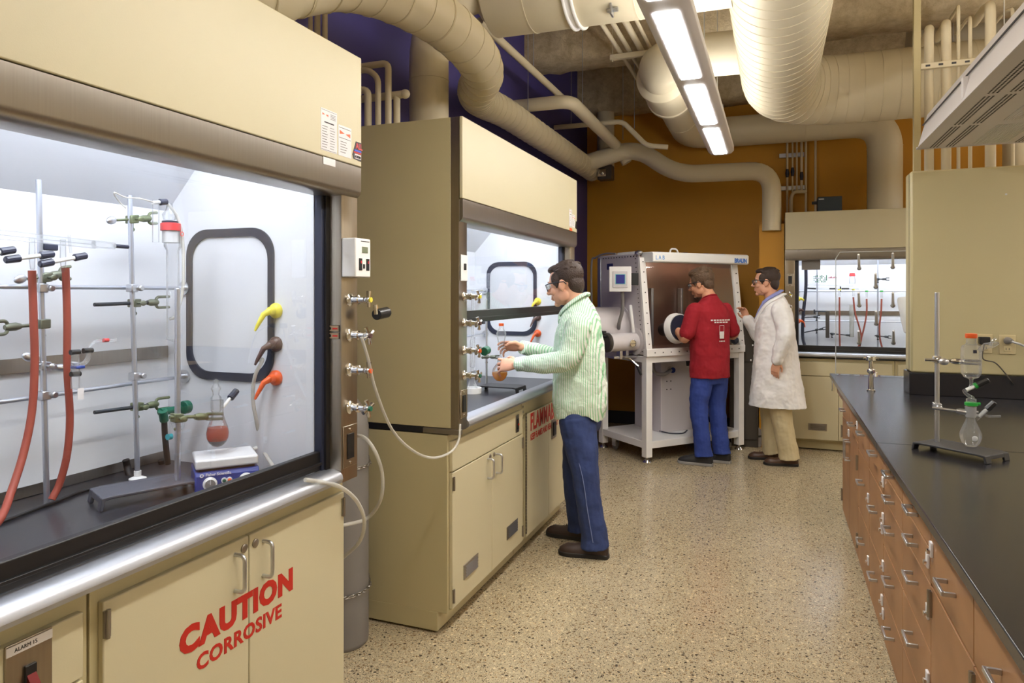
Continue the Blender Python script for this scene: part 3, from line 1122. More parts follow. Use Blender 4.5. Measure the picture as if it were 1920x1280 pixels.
# insulated pipe with the S-bend
HY = bz(1100).y
pH = fillet([bz(1092), at(1192, 276, Y=HY), at(1268, 327, Y=HY), at(1447, 319, Y=HY + .05), (at(1447, 400, Y=7.62).x, HY + .05, 2.2)], .22, 8)
pipe('insulated_pipe', 'thick cream pipe with an S bend in front of the ochre wall', 'pipe', pH, .092, DUCT, 0, [tuple(at(1168, 262, Y=HY))], n=24)
pI = fillet([(-2.13, 5.52, 3.18), (-1.6, 5.52, 3.18), (-1.6, 7.35, 3.16), (-1.5, HY, 2.98)], .14, 6)
pipe('insulated_pipe', 'slimmer cream pipe running off the blue wall towards the S bend pipe', 'pipe', pI, .056, DUCT, 0, [(-1.6, 5.9, 3.22)], n=20)
pipe('water_pipe', 'thin straight cream pipe running along high on the blue wall', 'pipe', [(-1.8, 4.08, 3.34), (-1.8, 7.6, 3.34)], .028, PIPE, 0, [(-1.8, 5.15, 3.36)])
pK = fillet([(-2.13, 6.75, 3.28), (-1.42, 6.75, 3.28), (-1.18, 6.75, 3.02), (-.98, 6.8, 3.0)], .06, 5)
pipe('water_pipe', 'thin cream pipe with a slanted jog beside the damper drum', 'pipe', pK, .025, PIPE, 0, [(-1.30, 6.75, 3.2), (-1.95, 6.75, 3.30)])
pipe('riser_pipe', 'round cream riser in the corner of the blue and ochre walls', 'pipe', [(-1.85, 7.86, ZC), (-1.85, 7.86, 2.9)], .10, DUCT, 0, n=24)

# four small pipes over a strut
t = thing('pipe_strut', 'cream strut hung from the ceiling under four thin pipes', 'strut', (-1.0, 5.6, 3.50))
obj('channel', MB().box(-1.28, -.72, 5.58, 5.62, 3.505, 3.548), PIPE, t, bev=.003)
for x in (-1.26, -.74):
    obj('hanger_rod', MB().cyl((x, 5.6, 3.49), (x, 5.6, ZC), .005, n=8), PIPE, t)
for i, (x, r_) in enumerate(((-1.20, .018), (-1.12, .018), (-1.03, .024), (-.945, .014))):
    pipe('water_pipe', ('first', 'second', 'third', 'fourth')[i] + ' thin pipe on the ceiling strut counted from the blue wall', 'pipe', [(x, 2.2, 3.549 + r_), (x, 7.72, 3.549 + r_)], r_, PIPE, 0, group='thin pipes on the ceiling strut')

# pipes dropping on hood 2
hp = lambda px, py, y=3.05: at(px, py, Y=y)
top2 = 2.374
for px, py, r_, lab, y in ((728, 118, .017, 'tallest bent cream pipe dropping onto the middle fume hood', 3.05), (709, 146, .0155, 'bent cream pipe with a slanted shoulder dropping onto the middle fume hood', 3.02),
                           (690, 168, .019, 'thick short cream pipe dropping onto the middle fume hood beside the nearest hood', 3.0)):
    a = hp(px, py, y)
    pts = [(a.x, y, top2), (a.x, y, a.z)]
    if px == 709:
        pts += [(a.x - .06, y, a.z + .05), (-2.14, y, a.z + .05)]
    else:
        pts += [(-2.14, y, a.z)]
    pipe('service_pipe', lab, 'pipe', fillet(pts, .035, 5), r_, PIPE)
a = hp(744, 178, 3.1)
t = pipe('service_pipe', 'cream pipe with a stubby tee end dropping onto the middle fume hood', 'pipe', [(a.x, 3.1, top2), (a.x, 3.1, a.z)], .018, PIPE)
obj('tee', MB().cyl((-2.14, 3.1, a.z), (a.x + .05, 3.1, a.z), .020, n=14).sph((a.x + .05, 3.1, a.z), (.026, .024, .024)), PIPE, t)
for px, r_, lab in ((582, .010, 'thinnest cream riser just behind the nearest fume hood roof'), (595, .013, 'middle cream riser just behind the nearest fume hood roof'), (609, .012, 'cream riser closest to the blue wall gap behind the nearest hood roof')):
    a = at(px, 40, Y=2.42)
    t = pipe('service_pipe', lab, 'pipe', [(a.x, 2.42, .2), (a.x, 2.42, ZC)], r_, PIPE)
    obj('valve_body', MB().sph((a.x, 2.42, 2.52), (.017, .016, .03)), pm('brass_valve', (120, 96, 50), .35, .8) if 'brass_valve' not in MATS else MATS['brass_valve'], t)

# pipes on the back wall beside the hood
t = thing('pipe_bracket', 'upper slotted bracket holding thin pipes on the ochre wall', 'bracket', tuple(at(1488, 290, Y=8.1)))
g8 = lambda px, py: at(px, py, Y=8.06)
q0, q1 = g8(1461, 293), g8(1508, 288)
obj('channel', MB().box(q0.x, q1.x, 8.10, 8.15, q1.z - .02, q1.z + .025), ALU, t, bev=.002)
t = thing('pipe_bracket', 'lower slotted bracket holding thin pipes on the ochre wall', 'bracket', tuple(at(1488, 352, Y=8.1)))
q0, q1 = g8(1461, 355), g8(1512, 350)
obj('channel', MB().box(q0.x, q1.x, 8.10, 8.15, q1.z - .02, q1.z + .025), ALU, t, bev=.002)
for i, (px, r_, y1) in enumerate(((1476, .012, 420), (1486, .009, 360), (1494, .009, 360), (1503, .013, 360), (1511, .012, 420), (1529, .012, 420))):
    a, b = g8(px, 225), g8(px, y1)
    t = pipe('wall_pipe', ('first', 'second', 'third', 'fourth', 'fifth', 'sixth')[i] + ' thin upright pipe on the ochre wall counted from the S bend pipe', 'pipe', [(a.x, 8.06, a.z), (a.x, 8.06, b.z)], r_, PIPE, group='thin upright pipes on the ochre wall')
    if i in (0, 1, 3):
        v = g8(px, 325 if i == 0 else (322 if i == 1 else 330))
        obj('valve', MB().lathe([(.001, -.05), (.014, -.045), (.02, 0), (.014, .045), (.001, .05)], axis(v, (0, 0, 1)), 12), GASKET, t)
a, b, c_ = g8(1505, 360), g8(1488, 360), g8(1483, 372)
pipe('wall_pipe', 'short crooked cream pipe under the lower wall bracket', 'pipe', fillet([(a.x + .04, 8.03, a.z), (b.x, 8.03, b.z), (c_.x, 8.03, c_.z), (c_.x, 8.03, 2.2)], .04), .019, PIPE)

# dark box on hood 3
b0, b1 = at(1533, 400, Y=7.6), at(1579, 367, Y=7.6)
t = thing('control_box', 'dark teal box standing on the back wall hood roof', 'box', ((b0.x + b1.x) / 2, 7.7, 2.374))
obj('case', MB().box(b0.x, b1.x, 7.6, 7.78, 2.374, b1.z), TEALBOX, t, bev=.006)
obj('label', MB().box(b0.x + .01, b0.x + .06, 7.598, 7.601, b1.z - .03, b1.z - .018), PAPER, t, smooth=0)
obj('label', MB().box(b1.x - .13, b1.x - .02, 7.598, 7.601, 2.384, 2.40), PAPER, t, smooth=0)
obj('plug', MB().box(b0.x - .05, b0.x, 7.66, 7.69, 2.48, 2.51), BLACK, t, bev=.003)

# pipes above the bench panel
for i, (px, r_, top, lab) in enumerate(((1742, .027, 3.24, 'thick cream pipe next to the upright strut above the bench panel'), (1774, .028, 3.26, 'thick cream pipe with a wide elbow above the bench panel, second from strut'),
                                        (1797, .010, 3.36, 'thinnest cream pipe above the bench panel, third from strut'), (1819, .011, 3.28, 'thin cream pipe above the bench panel, fourth from strut'),
                                        (1857, .029, 3.34, 'thick cream pipe above the bench panel, fifth from strut'), (1899, .010, 3.3, 'slender cream pipe above the bench panel, farthest from strut'))):
    a = at(px, 310, Y=4.98)
    pts = fillet([(a.x, 4.98, 2.30), (a.x, 4.98, top), (a.x + .12, 5.6, top + .2), (a.x + .12, 5.88, top + .2)], .07, 5)
    pipe('service_pipe', lab, 'pipe', pts, r_, PIPE)
t = thing('pipe_strut', 'slotted cream strut clamping the thick pipes above the bench panel', 'strut', (1.05, 4.93, 2.95))
a, b = at(1714, 127, Y=4.93), at(1800, 118, Y=4.93)
obj('channel', MB().box(a.x, 1.5, 4.915, 4.945, b.z - .018, b.z + .018), PIPE, t, bev=.002)
sl = MB()
for k in range(8):
    sl.box(a.x + .06 + k * .07, a.x + .085 + k * .07, 4.913, 4.916, b.z - .006, b.z + .006)
obj('slot_pattern', sl, DARKTXT, t, smooth=0)
a = at(1719, 300, Y=4.93)
one('strut_post', MB().box(a.x - .02, a.x + .02, 4.91, 4.95, 2.33, ZC), pm('strut_cream', (184, 170, 128), .5), 'tall cream strut post rising from the bench panel to the ceiling', 'post', bev=.003)
a = at(1881, 300, Y=7.85)
pipe('exhaust_riser', 'cream round riser against the ochre wall seen above the bench panel', 'duct', [(a.x + .10, 7.85, 0.0), (a.x + .10, 7.85, ZC)], .105, DUCT, 0, n=24)

# ================================================================== WOODEN BENCH
FB = Matrix.Translation((0.43, 5.142, 0)) @ Matrix.Rotation(R(-90), 4, 'Z')   # local x runs towards the camera, faces look to the aisle
frame(FB)
PULL = ALU


def pull(parent, x, z, y=0.0, ln=.10, horiz=True):
    h = MB()
    if horiz:
        h.box(x - ln / 2, x + ln / 2, y - .034, y - .026, z - .006, z + .006)
        for s in (-1, 1):
            h.box(x + s * (ln / 2 - .004) - .004, x + s * (ln / 2 - .004) + .004, y - .028, y, z - .006, z + .006)
    else:
        h.box(x - .006, x + .006, y - .034, y - .026, z - ln / 2, z + ln / 2)
        for s in (-1, 1):
            h.box(x - .006, x + .006, y - .028, y, z + s * (ln / 2 - .004) - .004, z + s * (ln / 2 - .004) + .004)
    return obj('handle', h, PULL, parent, bev=.0015)


def tag_lock(parent, x, z):
    obj('card_label', MB().box(x - .013, x + .013, -.008, .0, z - .020, z + .024), PAPER, parent, bev=.002)
    obj('lock', MB().cyl((x + .002, 0, z - .004), (x + .002, -.016, z - .004), .008, n=14), CHROME, parent)


def front(t, name, x0, x1, z0, z1, hx=None, hz=None, tagx=None, horiz=True, ln=.10):
    d = obj(name, MB().box(x0 + .0026, x1 - .0026, 0, .019, z0 + .0026, z1 - .0026), WOOD, t, bev=.0012)
    if hx is not None:
        pull(d, hx, hz, ln=ln, horiz=horiz)
    if tagx is not None:
        tag_lock(d, tagx, (z0 + z1) / 2 + .012)
    return d


def carcass(t, x0, x1):
    obj('carcass', MB().box(x0, x1, .02, .62, .10, .905).box(x0, x1, .08, .62, 0, .10), WOOD, t)


def unit_drawers(label, x0, x1, zs, tags, group=None):
    t = thing('drawer_unit', label, 'drawer cabinet', ((x0 + x1) / 2, .3, 0), group=group)
    carcass(t, x0, x1)
    for k, (a, b) in enumerate(zip(zs[1:], zs)):
        front(t, 'drawer', x0, x1, a, b, (x0 + x1) / 2, (a + b) / 2 + (.0 if b - a < .13 else .03), tags if k else None)
    return t


def unit_door(label, x0, x1, hingeside, tagx=None):
    t = thing('bench_cabinet', label, 'cabinet', ((x0 + x1) / 2, .3, 0))
    carcass(t, x0, x1)
    front(t, 'drawer', x0, x1, .712, .902, (x0 + x1) / 2 + .02, .80, tagx)
    d = front(t, 'door', x0, x1, .10, .708, x1 - .05, .525, horiz=False)
    hx = x0 + .005
    for z in (.655, .18):
        obj('hinge', MB().box(hx - .004, hx + .010, -.007, .001, z - .038, z + .038).cyl((hx, -.007, z - .04), (hx, -.007, z + .04), .005, n=8), STEEL, d)
    return t


t = thing('bench_cabinet', 'farthest wooden bench cabinet with two drawers over double doors beside the knee space', 'cabinet', (.46, .3, 0))
carcass(t, 0, .925)
front(t, 'drawer', 0, .4625, .74, .902, .16, .80)
front(t, 'drawer', .4625, .925, .74, .902, .69, .80, .91)
for x0, x1, hx, hg in ((0, .4625, .425, 0), (.4625, .925, .50, .925)):
    d = front(t, 'door', x0, x1, .10, .736, hx, .60, horiz=False, ln=.12)
    for z in (.63, .20):
        obj('hinge', MB().box(hg - .006, hg + .006, -.007, .001, z - .04, z + .04).cyl((hg, -.007, z - .042), (hg, -.007, z + .042), .005, n=8), STEEL, d)
    if hg == 0:
        tag_lock(d, .445, .70)
t = unit_drawers('wooden three drawer bench cabinet next to the farthest double door one', .925, 1.406, [.902, .712, .39, .10], 1.39)
t = unit_drawers('wooden three drawer bench cabinet next to a five drawer one', 1.406, 1.871, [.902, .712, .39, .10], 1.852)
t = unit_drawers('wooden five drawer bench cabinet farther from the single door cabinets', 1.871, 2.339, [.902, .81, .705, .505, .302, .10], 1.885)
t = unit_drawers('wooden five drawer bench cabinet next to the single door cabinet', 2.339, 2.816, [.902, .81, .705, .505, .302, .10], 2.79)
unit_door('wooden bench cabinet with one drawer over a single hinged door beside five drawers', 2.816, 3.281, 0, 2.84)
unit_door('nearest wooden bench cabinet, cut by the picture edge, one drawer over a door', 3.281, 3.752, 0)
t = thing('knee_space_apron', 'short wooden apron under the far end of the black bench top', 'apron', (-.37, .02, .80))
obj('panel', MB().box(-.735, 0, .02, .04, .80, .905), WOOD, t)
obj('support', MB().box(-.735, -.70, .45, 1.4, 0, .905).box(-.70, 0, .60, .62, 0, .905), WOOD, t)
frame()
one('bench_worktop', MB().box(.402, 1.98, 3.252, 5.92, .9055, .937), EPOXY, 'far half of the black bench top carrying the cream panel and faucet', 'worktop', bev=.003)
one('bench_worktop', MB().box(.402, 1.98, .9, 3.250, .9055, .937), EPOXY, 'near half of the black bench top carrying the charcoal ring stand', 'worktop', bev=.003)

# cream service panel on the bench
TOP = .9375
t = thing('service_chase', 'tall cream service panel with black base standing across the bench', 'panel', (1.5, 4.96, TOP))
obj('box', MB().box(.792, 2.3, 4.872, 5.06, 1.074, 2.33), CREAM, t, bev=.012)
obj('base', MB().box(.782, 2.31, 4.862, 5.07, TOP, 1.074), EPOXY, t, bev=.003)
obj('seam', MB().box(.7905, .793, 4.93, 4.933, 1.08, 2.32), DARKTXT, t, smooth=0)
obj('screw', MB().cyl((1.29, 4.872, 2.16), (1.29, 4.869, 2.16), .006, n=10), ALU, t)


def wall_outlet(x, z, label):
    o = obj('outlet', MB().box(x - .042, x + .042, 4.866, 4.872, z - .058, z + .058), pm('ivory_plate', (206, 190, 148), .45) if 'ivory_plate' not in MATS else MATS['ivory_plate'], t, bev=.003)
    for dz in (-.026, .026):
        obj('receptacle', MB().box(x - .018, x + .018, 4.863, 4.867, z + dz - .015, z + dz + .015), MATS['ivory_plate'], o, bev=.002)
        obj('slot', MB().box(x - .009, x - .006, 4.8622, 4.8635, z + dz - .006, z + dz + .006).box(x + .006, x + .009, 4.8622, 4.8635, z + dz - .006, z + dz + .006), DARKTXT, o, smooth=0)
    return o


a = at(1889, 646, Y=4.866)
wall_outlet(a.x, a.z, '')
b = at(1846, 644, Y=4.866)
wall_outlet(b.x, b.z, '')
pl = thing('power_plug', 'grey plug in the outlet at the bench panel, its thick cord running off', 'plug', (a.x, 4.84, a.z + .02))
obj('plug_body', MB().lathe([(.001, 0), (.021, .001), (.021, .02), (.013, .034), (.011, .05), (.001, .05)], axis((a.x - .003, 4.863, a.z + .024), (.25, -1, 0)), 16), GREYCYL, pl)
obj('cord', MB().tube(spline([(a.x + .008, 4.815, a.z + .022), (a.x + .06, 4.79, a.z + .0), (a.x + .14, 4.79, a.z - .06), (a.x + .2, 4.8, a.z - .2), (a.x + .24, 4.82, TOP + .01)]), .007, 8), ALU, pl)
ad = thing('power_adapter', 'black adapter in the outlet behind the glass funnel, thin cord hanging', 'adapter', (b.x, 4.84, b.z + .02))
obj('case', MB().box(b.x - .034, b.x + .02, 4.820, 4.862, b.z - .002, b.z + .042), BLACK, ad, bev=.004)
c1 = [at(*q, Y=4.845) for q in ((1843, 672), (1866, 680), (1885, 700), (1898, 718))]
obj('cord', MB().tube(spline([Vector((b.x - .01, 4.83, b.z))] + c1 + [at(1908, 738, Z=TOP + .006)]), .0035, 8), DARKCAB, ad)
k = at(1916, 737, Z=TOP + .008)
cm = MB()
for i_ in range(2):
    cm.torus(Matrix.Translation(k + Vector((0, 0, .002 + .009 * i_))), .06, .006, 36, 8)
one('cord_coil', cm, ALU, 'small loop of pale cord lying at the edge of the bench top', 'cord')

# faucet at the far end
f0 = at(1633, 733, Z=TOP)
t = thing('faucet', 'chrome faucet standing at the far end of the black bench top', 'faucet', tuple(f0))
obj('base', MB().lathe([(.001, 0), (.026, 0), (.026, .008), (.016, .014), (.014, .10), (.001, .10)], axis(f0, (0, 0, 1)), 20), CHROME, t)
obj('body', MB().cyl(f0 + Vector((0, 0, .09)), f0 + Vector((0, 0, .20)), .012, n=16).sph(f0 + Vector((0, 0, .13)), (.024, .024, .02)), CHROME, t)
obj('spout', MB().tube(fillet([f0 + Vector((0, 0, .13)), f0 + Vector((.02, -.06, .135)), f0 + Vector((.02, -.07, .10))], .02), .009, 10), CHROME, t)
hd = obj('handle', MB().cyl(f0 + Vector((0, 0, .195)), f0 + Vector((0, 0, .225)), .030, .030, 20), CHROME, t, bev=.004)
obj('crossbar', MB().cyl(f0 + Vector((-.045, 0, .21)), f0 + Vector((.045, 0, .21)), .009, n=12), CHROME, hd)

# clear pegboard at the bench end
py_ = 5.87
p0, p1 = at(1567, 697, Y=py_), at(1712, 470, Y=py_)
zt = p1.z
t = thing('pegboard', 'clear acrylic drying pegboard at the far end of the bench, white pegs', 'pegboard', ((p0.x + p1.x) / 2, py_, TOP))
obj('sheet', MB().box(p0.x, p1.x, py_, py_ + .008, TOP, zt), ACRYL, t, smooth=0)
obj('bright_edge', MB().tube([(p0.x, py_ + .004, TOP), (p0.x, py_ + .004, zt - .05), (p0.x + .03, py_ + .004, zt), (p1.x, py_ + .004, zt)], .0035, 6), thin_glass('acrylic_edge', (.95, .97, .97), 2.5, .1, 1.5, .55, (.9, .93, .93)), t)
obj('drip_lip', MB().box(p0.x, p1.x, py_ - .05, py_, TOP, TOP + .006), ACRYL, t)
for px, pyy in ((1611, 503), (1674, 501), (1642, 538), (1611, 573), (1674, 573), (1643, 607), (1611, 643), (1675, 643)):
    q = at(px, pyy, Y=py_)
    pg = obj('peg', MB().tube([q, q + Vector((-.004, -.03, .012)), q + Vector((-.018, -.13, .10))], [.012, .011, .008], 10), PTFE, t)
    obj('peg_base', MB().cyl(q + Vector((0, .012, 0)), q + Vector((0, -.012, 0)), .015, n=14), GREYCYL, pg)
q = at(1692, 600, Y=py_ + .02)
jug = thing('plastic_jug', 'white plastic jug hung upside down behind the cream service panel edge', 'jug', (q.x + .04, py_ - .1, q.z))
obj('body', MB().lathe([(.03, 0), (.055, .02), (.065, .10), (.075, .26), (.065, .28), (.001, .285)], axis((q.x + .05, py_ - .09, q.z - .10), (-.1, .05, 1)), 24), PTFE, jug)
obj('mouth', MB().cyl((q.x + .054, py_ - .092, q.z - .13), (q.x + .05, py_ - .09, q.z - .098), .034, .03, 20), pm('tan_plastic', (150, 120, 92), .5), jug)

# ================================================================== GLOVE BOX
FG = Matrix.Translation((-1.10, 6.285, 0)) @ Matrix.Rotation(R(48.2), 4, 'Z')
frame(FG)
GREYW = pm('pale_grey_enamel', (210, 204, 206), 0.42)
INNER = pm('glove_box_inner_steel', (160, 134, 122), 0.3, 0.9, mottle=0.08, mscale=4)
t = thing('glove_box', 'white glove box workstation on a wheeled stand by the ochre wall', 'glove box', (.6, .38, 0))
GBX = t
slope = lambda z: max(0.0, (z - 1.03) / .83 * .10)
sidep = [(.004, 1.0), (.004, 1.03), (.10, 1.86), (.12, 1.93), (.78, 1.93), (.78, 1.0)]
obj('side_panel', MB().prism(sidep, 0, .018, 'x'), GREYW, t)
obj('side_panel', MB().prism(sidep, 1.182, 1.20, 'x'), GREYW, t)
obj('roof_panel', MB().box(.0, 1.2, .12, .78, 1.93, 1.945), WHITE, t, bev=.003)
obj('back_panel', MB().box(.018, 1.182, .765, .78, 1.0, 1.93), INNER, t)
obj('chamber_floor', MB().box(.018, 1.182, .06, .765, 1.0, 1.015), INNER, t)
obj('chamber_lining', MB().box(.018, .022, .10, .765, 1.015, 1.92).box(1.178, 1.182, .10, .765, 1.015, 1.92).box(.022, 1.178, .14, .765, 1.915, 1.92), INNER, t)
fm = MB()
for x0, x1 in ((-.012, .055), (1.145, 1.212)):
    fm.prism([(-.022, 1.0), (-.020, 1.03), (.085, 1.90), (.115, 1.90), (.012, 1.03), (.012, 1.0)], x0, x1, 'x')
fm.box(-.012, 1.212, -.024, .03, .985, 1.055)
frm = obj('window_frame', fm, WHITE, t, bev=.003)
bl = MB()
for k in range(9):
    z = 1.10 + k * .095
    for x in (.022, 1.178):
        q = Vector((x, slope(z) - .020, z))
        bl.cyl(q, q + Vector((0, -.006, 0)), .005, n=8)
for k in range(12):
    q = Vector((.08 + k * .095, -.024, 1.02))
    bl.cyl(q, q + Vector((0, -.005, 0)), .005, n=8)
obj('bolt', bl, DARKTXT, frm, smooth=0)
obj('window_pane', MB().prism([(.000, 1.055), (.096, 1.86), (.101, 1.86), (.005, 1.055)], .055, 1.145, 'x'), SASH, t, smooth=0)
lb = obj('lamp_canopy', MB().prism([(-.05, 1.862), (-.05, 1.935), (-.035, 1.948), (.13, 1.948), (.13, 1.90), (.10, 1.855), (-.035, 1.85)], -.012 + .05, 1.232, 'x'), PTFE, t, bev=.006)
text('lamp_lettering', 'L A B', .052, face(.066, -.0508, 1.878), pm('pale_blue_lettering', (120, 170, 226), .5), lb, off=.0012, sx=.88)
text('maker_lettering', 'BRAUN', .056, face(1.04, -.0508, 1.868), BLUETXT, lb, off=.0035, sx=.88)
obj('lamp_strip', MB().box(.1, 1.1, .105, .128, 1.888, 1.894), emit('canopy_lamp', (1.0, .88, .75), 34.0), lb, smooth=0)
obj('lifting_loop', MB().tube(fillet([(.30, .03, 1.945), (.31, .03, 1.985), (.38, .03, 1.985), (.40, .03, 1.945)], .03), .008, 8), WHITE, t)
for x in (.20, .52, .78, 1.0):
    obj('roof_knob', MB().box(x - .02, x + .02, .05, .09, 1.946, 1.958), KNOB, t, bev=.003)
obj('corner_fitting', MB().sph((.005, .12, 1.945), (.035, .045, .022)), ALU, t)
# inner shelf posts
for x in (.62, 1.02):
    obj('inner_post', MB().box(x, x + .03, .70, .76, 1.02, 1.62), FOIL, t, bev=.004)
# glove ports
for i, x in enumerate((.375, .80)):
    z = 1.235
    c0 = Vector((x, slope(z) - .0, z))
    m = axis(c0, (0, -1, .12))
    p = obj('glove_port', MB().lathe([(.112, -.01), (.112, .045), (.118, .055), (.13, .055), (.137, .045), (.140, .01), (.145, .0), (.145, -.01)], m, 40), WHITE, t)
    obj('glove', MB().lathe([(.111, .03), (.111, .052), (.120, .060), (.114, .064), (.095, .045), (.080, -.02), (.070, -.10), (.060, -.20), (.001, -.21)], m, 32), RUBBER, p)
    obj('port_strap', MB().lathe([(.119, .056), (.1225, .058), (.1225, .068), (.117, .070)], m, 32), GASKET, p)
obj('port_plug', MB().lathe([(.001, .03), (.03, .03), (.036, .02), (.045, .0), (.045, -.01)], axis((1.10, .012, 1.10), (0, -1, .12)), 24), GASKET, t)
# bolts on the side and a sticker
bs = MB()
for k in range(22):
    bs.cyl((-.002, .055 + slope(1.03 + k * .041), 1.03 + k * .041), (-.006, .055 + slope(1.03 + k * .041), 1.03 + k * .041), .005, n=8)
for k in range(14):
    bs.cyl((-.002, .14 + k * .045, 1.915), (-.006, .14 + k * .045, 1.915), .006, n=8)
for k in range(6):
    bs.cyl((-.002, .12 + k * .03, 1.025 + .006 * k), (-.006, .12 + k * .03, 1.025 + .006 * k), .006, n=8)
obj('bolt', bs, DARKTXT, t, smooth=0)
obj('rating_sticker', MB().box(-.003, -.0005, .52, .62, 1.80, 1.86), pm('navy_sticker', (50, 54, 110), .5), t, smooth=0)
obj('edge_strip', MB().box(-.012, .0, .72, .775, 1.0, 1.92), ALU, t, bev=.003)
# large antechamber
m = axis((0, .43, 1.235), (-1, 0, 0))
la = obj('antechamber', MB().lathe([(.001, 0), (.225, 0), (.225, .014), (.200, .016), (.200, .48), (.001, .48)], m, 44), GREYW, t)
obj('antechamber_door', MB().lathe([(.001, .48), (.215, .48), (.215, .50), (.001, .51)], m, 44), WHITE, la)
ga = obj('gauge', MB().cyl((-.40, .43, 1.43), (-.40, .43, 1.47), .012, n=10), ALU, la)
gm = axis((-.40, .43, 1.515), (-.2, -1, 0))
obj('gauge_case', MB().lathe([(.001, -.02), (.046, -.02), (.048, .012), (.042, .014)], gm, 24), CHROME, ga)
obj('gauge_dial', MB().lathe([(.001, .0125), (.042, .0125), (.001, .013)], gm, 24), PAPER, ga)
# small antechamber
m = axis((0, .16, 1.115), (-1, 0, 0))
sa = obj('small_antechamber', MB().lathe([(.001, 0), (.125, 0), (.125, .012), (.084, .014), (.084, .30), (.092, .302), (.092, .315), (.001, .315)], m, 36), GREYW, t)
obj('antechamber_door', MB().lathe([(.001, .316), (.088, .316), (.090, .335), (.080, .345), (.001, .347)], m, 32), DARKCAB, sa)
obj('door_clamp', MB().box(-.36, -.30, .20, .26, 1.10, 1.22).box(-.37, -.345, .13, .25, 1.16, 1.18), BLACK, sa, bev=.006)
gg = axis((-.10, .078, 1.105), (0, -1, 0))
obj('gauge', MB().lathe([(.001, 0), (.033, 0), (.036, .014), (.030, .016), (.028, .012), (.001, .012)], gg, 24), CHROME, sa)
obj('gauge_needle', MB().box(-.125, -.075, .0635, .0655, 1.102, 1.106), DARKTXT, sa, smooth=0)
obj('support_bracket', MB().box(-.20, -.17, .13, .19, .96, 1.04).box(-.13, -.10, .13, .19, .99, 1.04).box(-.26, .0, .14, .24, .965, .985), ALU, sa, bev=.003)
hv = obj('valve_handle', MB().tube(fillet([(-.16, .14, .98), (-.12, .08, .96), (-.08, .02, .90)], .02), .012, 10), CHROME, sa)
obj('handle_grip', MB().tube([(-.085, .026, .905), (-.07, .005, .85), (-.062, -.003, .82)], [.012, .013, .010], 10), BLACK, hv)
# touch screen on its arm
frame()
c0 = at(1163, 523, Y=6.18)
fs = Matrix.Translation(c0) @ Matrix.Rotation(R(14), 4, 'Z')
frame(fs)
cb = obj('controller', MB().box(-.10, .10, 0, .12, -.115, .115), WHITE, t, bev=.004)
obj('bezel', MB().box(-.068, .068, -.008, .002, -.078, .074), GREYW, cb, bev=.003)
obj('screen', MB().box(-.046, .046, -.0095, -.007, -.048, .046), pm('screen_rim', (120, 196, 200), .3), cb, smooth=0)
obj('screen_face', MB().box(-.040, .040, -.0105, -.009, -.042, .040), pm('blue_screen', (52, 58, 140), .25), cb, smooth=0)
obj('hinge_bracket', MB().box(.10, .165, .02, .05, -.055, .055), BLACK, cb, bev=.003)
obj('conduit', MB().tube(spline([(.02, .06, -.115), (.025, .06, -.20), (.02, .07, -.30), (-.005, .10, -.40), (-.01, .16, -.46)]), .017, 12), GREYCYL, cb)
frame(FG)
obj('side_pipe', MB().tube(spline([(-.03, .20, 1.45), (-.05, .16, 1.38), (-.05, .14, 1.28), (-.04, .14, 1.2)]), .016, 10), WHITE, t)
# stand
for i, (x, y) in enumerate(((0, 0), (1.15, 0), (0, .70), (1.15, .70))):
    lg = obj('leg', MB().box(x, x + .07, y, y + .07, .055, .985), WHITE, t, bev=.004)
    obj('levelling_foot', MB().lathe([(.001, 0), (.040, 0), (.042, .010), (.03, .030), (.012, .040), (.012, .06), (.001, .06)], axis((x + .035, y + .035, 0), (0, 0, 1)), 20), CHROME, lg)
rl = MB()
rl.box(.07, 1.15, .004, .064, .925, .985).box(.07, 1.15, .706, .766, .925, .985).box(.004, .064, .07, .70, .925, .985).box(1.156, 1.216, .07, .70, .925, .985)
obj('top_rail', rl, WHITE, t, bev=.003)
obj('shelf', MB().box(.004, 1.216, .006, .764, .135, .20), WHITE, t, bev=.003)
for x, y in ((.10, .12), (1.12, .12), (.10, .62), (1.12, .62)):
    cs = obj('caster', MB().torus(axis((x, y, .045), (1, 0, 0)), .028, .017, 20, 10).cyl((x - .014, y, .045), (x + .014, y, .045), .028, n=16), GREYCYL, t)
    obj('caster_fork', MB().box(x - .022, x - .017, y - .03, y + .03, .04, .13).box(x + .017, x + .022, y - .03, y + .03, .04, .13).box(x - .025, x + .025, y - .03, y + .03, .11, .136), ALU, cs)
# gas purifier and hoses under the box
pc = obj('purifier_cabinet', MB().box(.40, .88, .28, .70, .20, .985), GREYW, t, bev=.004)
bm = MB()
for x in (.47, .52):
    for z in (.62, .70):
        bm.cyl((x, .28, z), (x, .274, z), .006, n=10)
obj('bolt', bm, DARKTXT, pc, smooth=0)
obj('hose', MB().tube(spline([(.30, .25, .985), (.28, .25, .88), (.30, .25, .80), (.38, .22, .78), (.46, .22, .81), (.50, .25, .82)]), .018, 12), GREYCYL, t)
obj('hose_fitting', MB().cyl((.49, .21, .815), (.51, .285, .82), .028, n=16), CHROME, t)
for x, mm in ((.56, BLACK), (.70, GREYCYL)):
    obj('hanging_grip', MB().tube([(x, .1, .985), (x + .02, .1, .93), (x + .035, .1, .87)], [.012, .02, .026], 12), mm, t)
obj('purifier_column', MB().lathe([(.001, 0), (.07, 0), (.07, .70), (.05, .73), (.001, .74)], axis((1.02, .42, .20), (0, 0, 1)), 28), DARKCAB, t)
obj('cable', MB().tube(spline([(.40, .30, .215), (.44, .20, .207), (.55, .14, .207), (.66, .20, .215)]), .006, 8), GASKET, t)
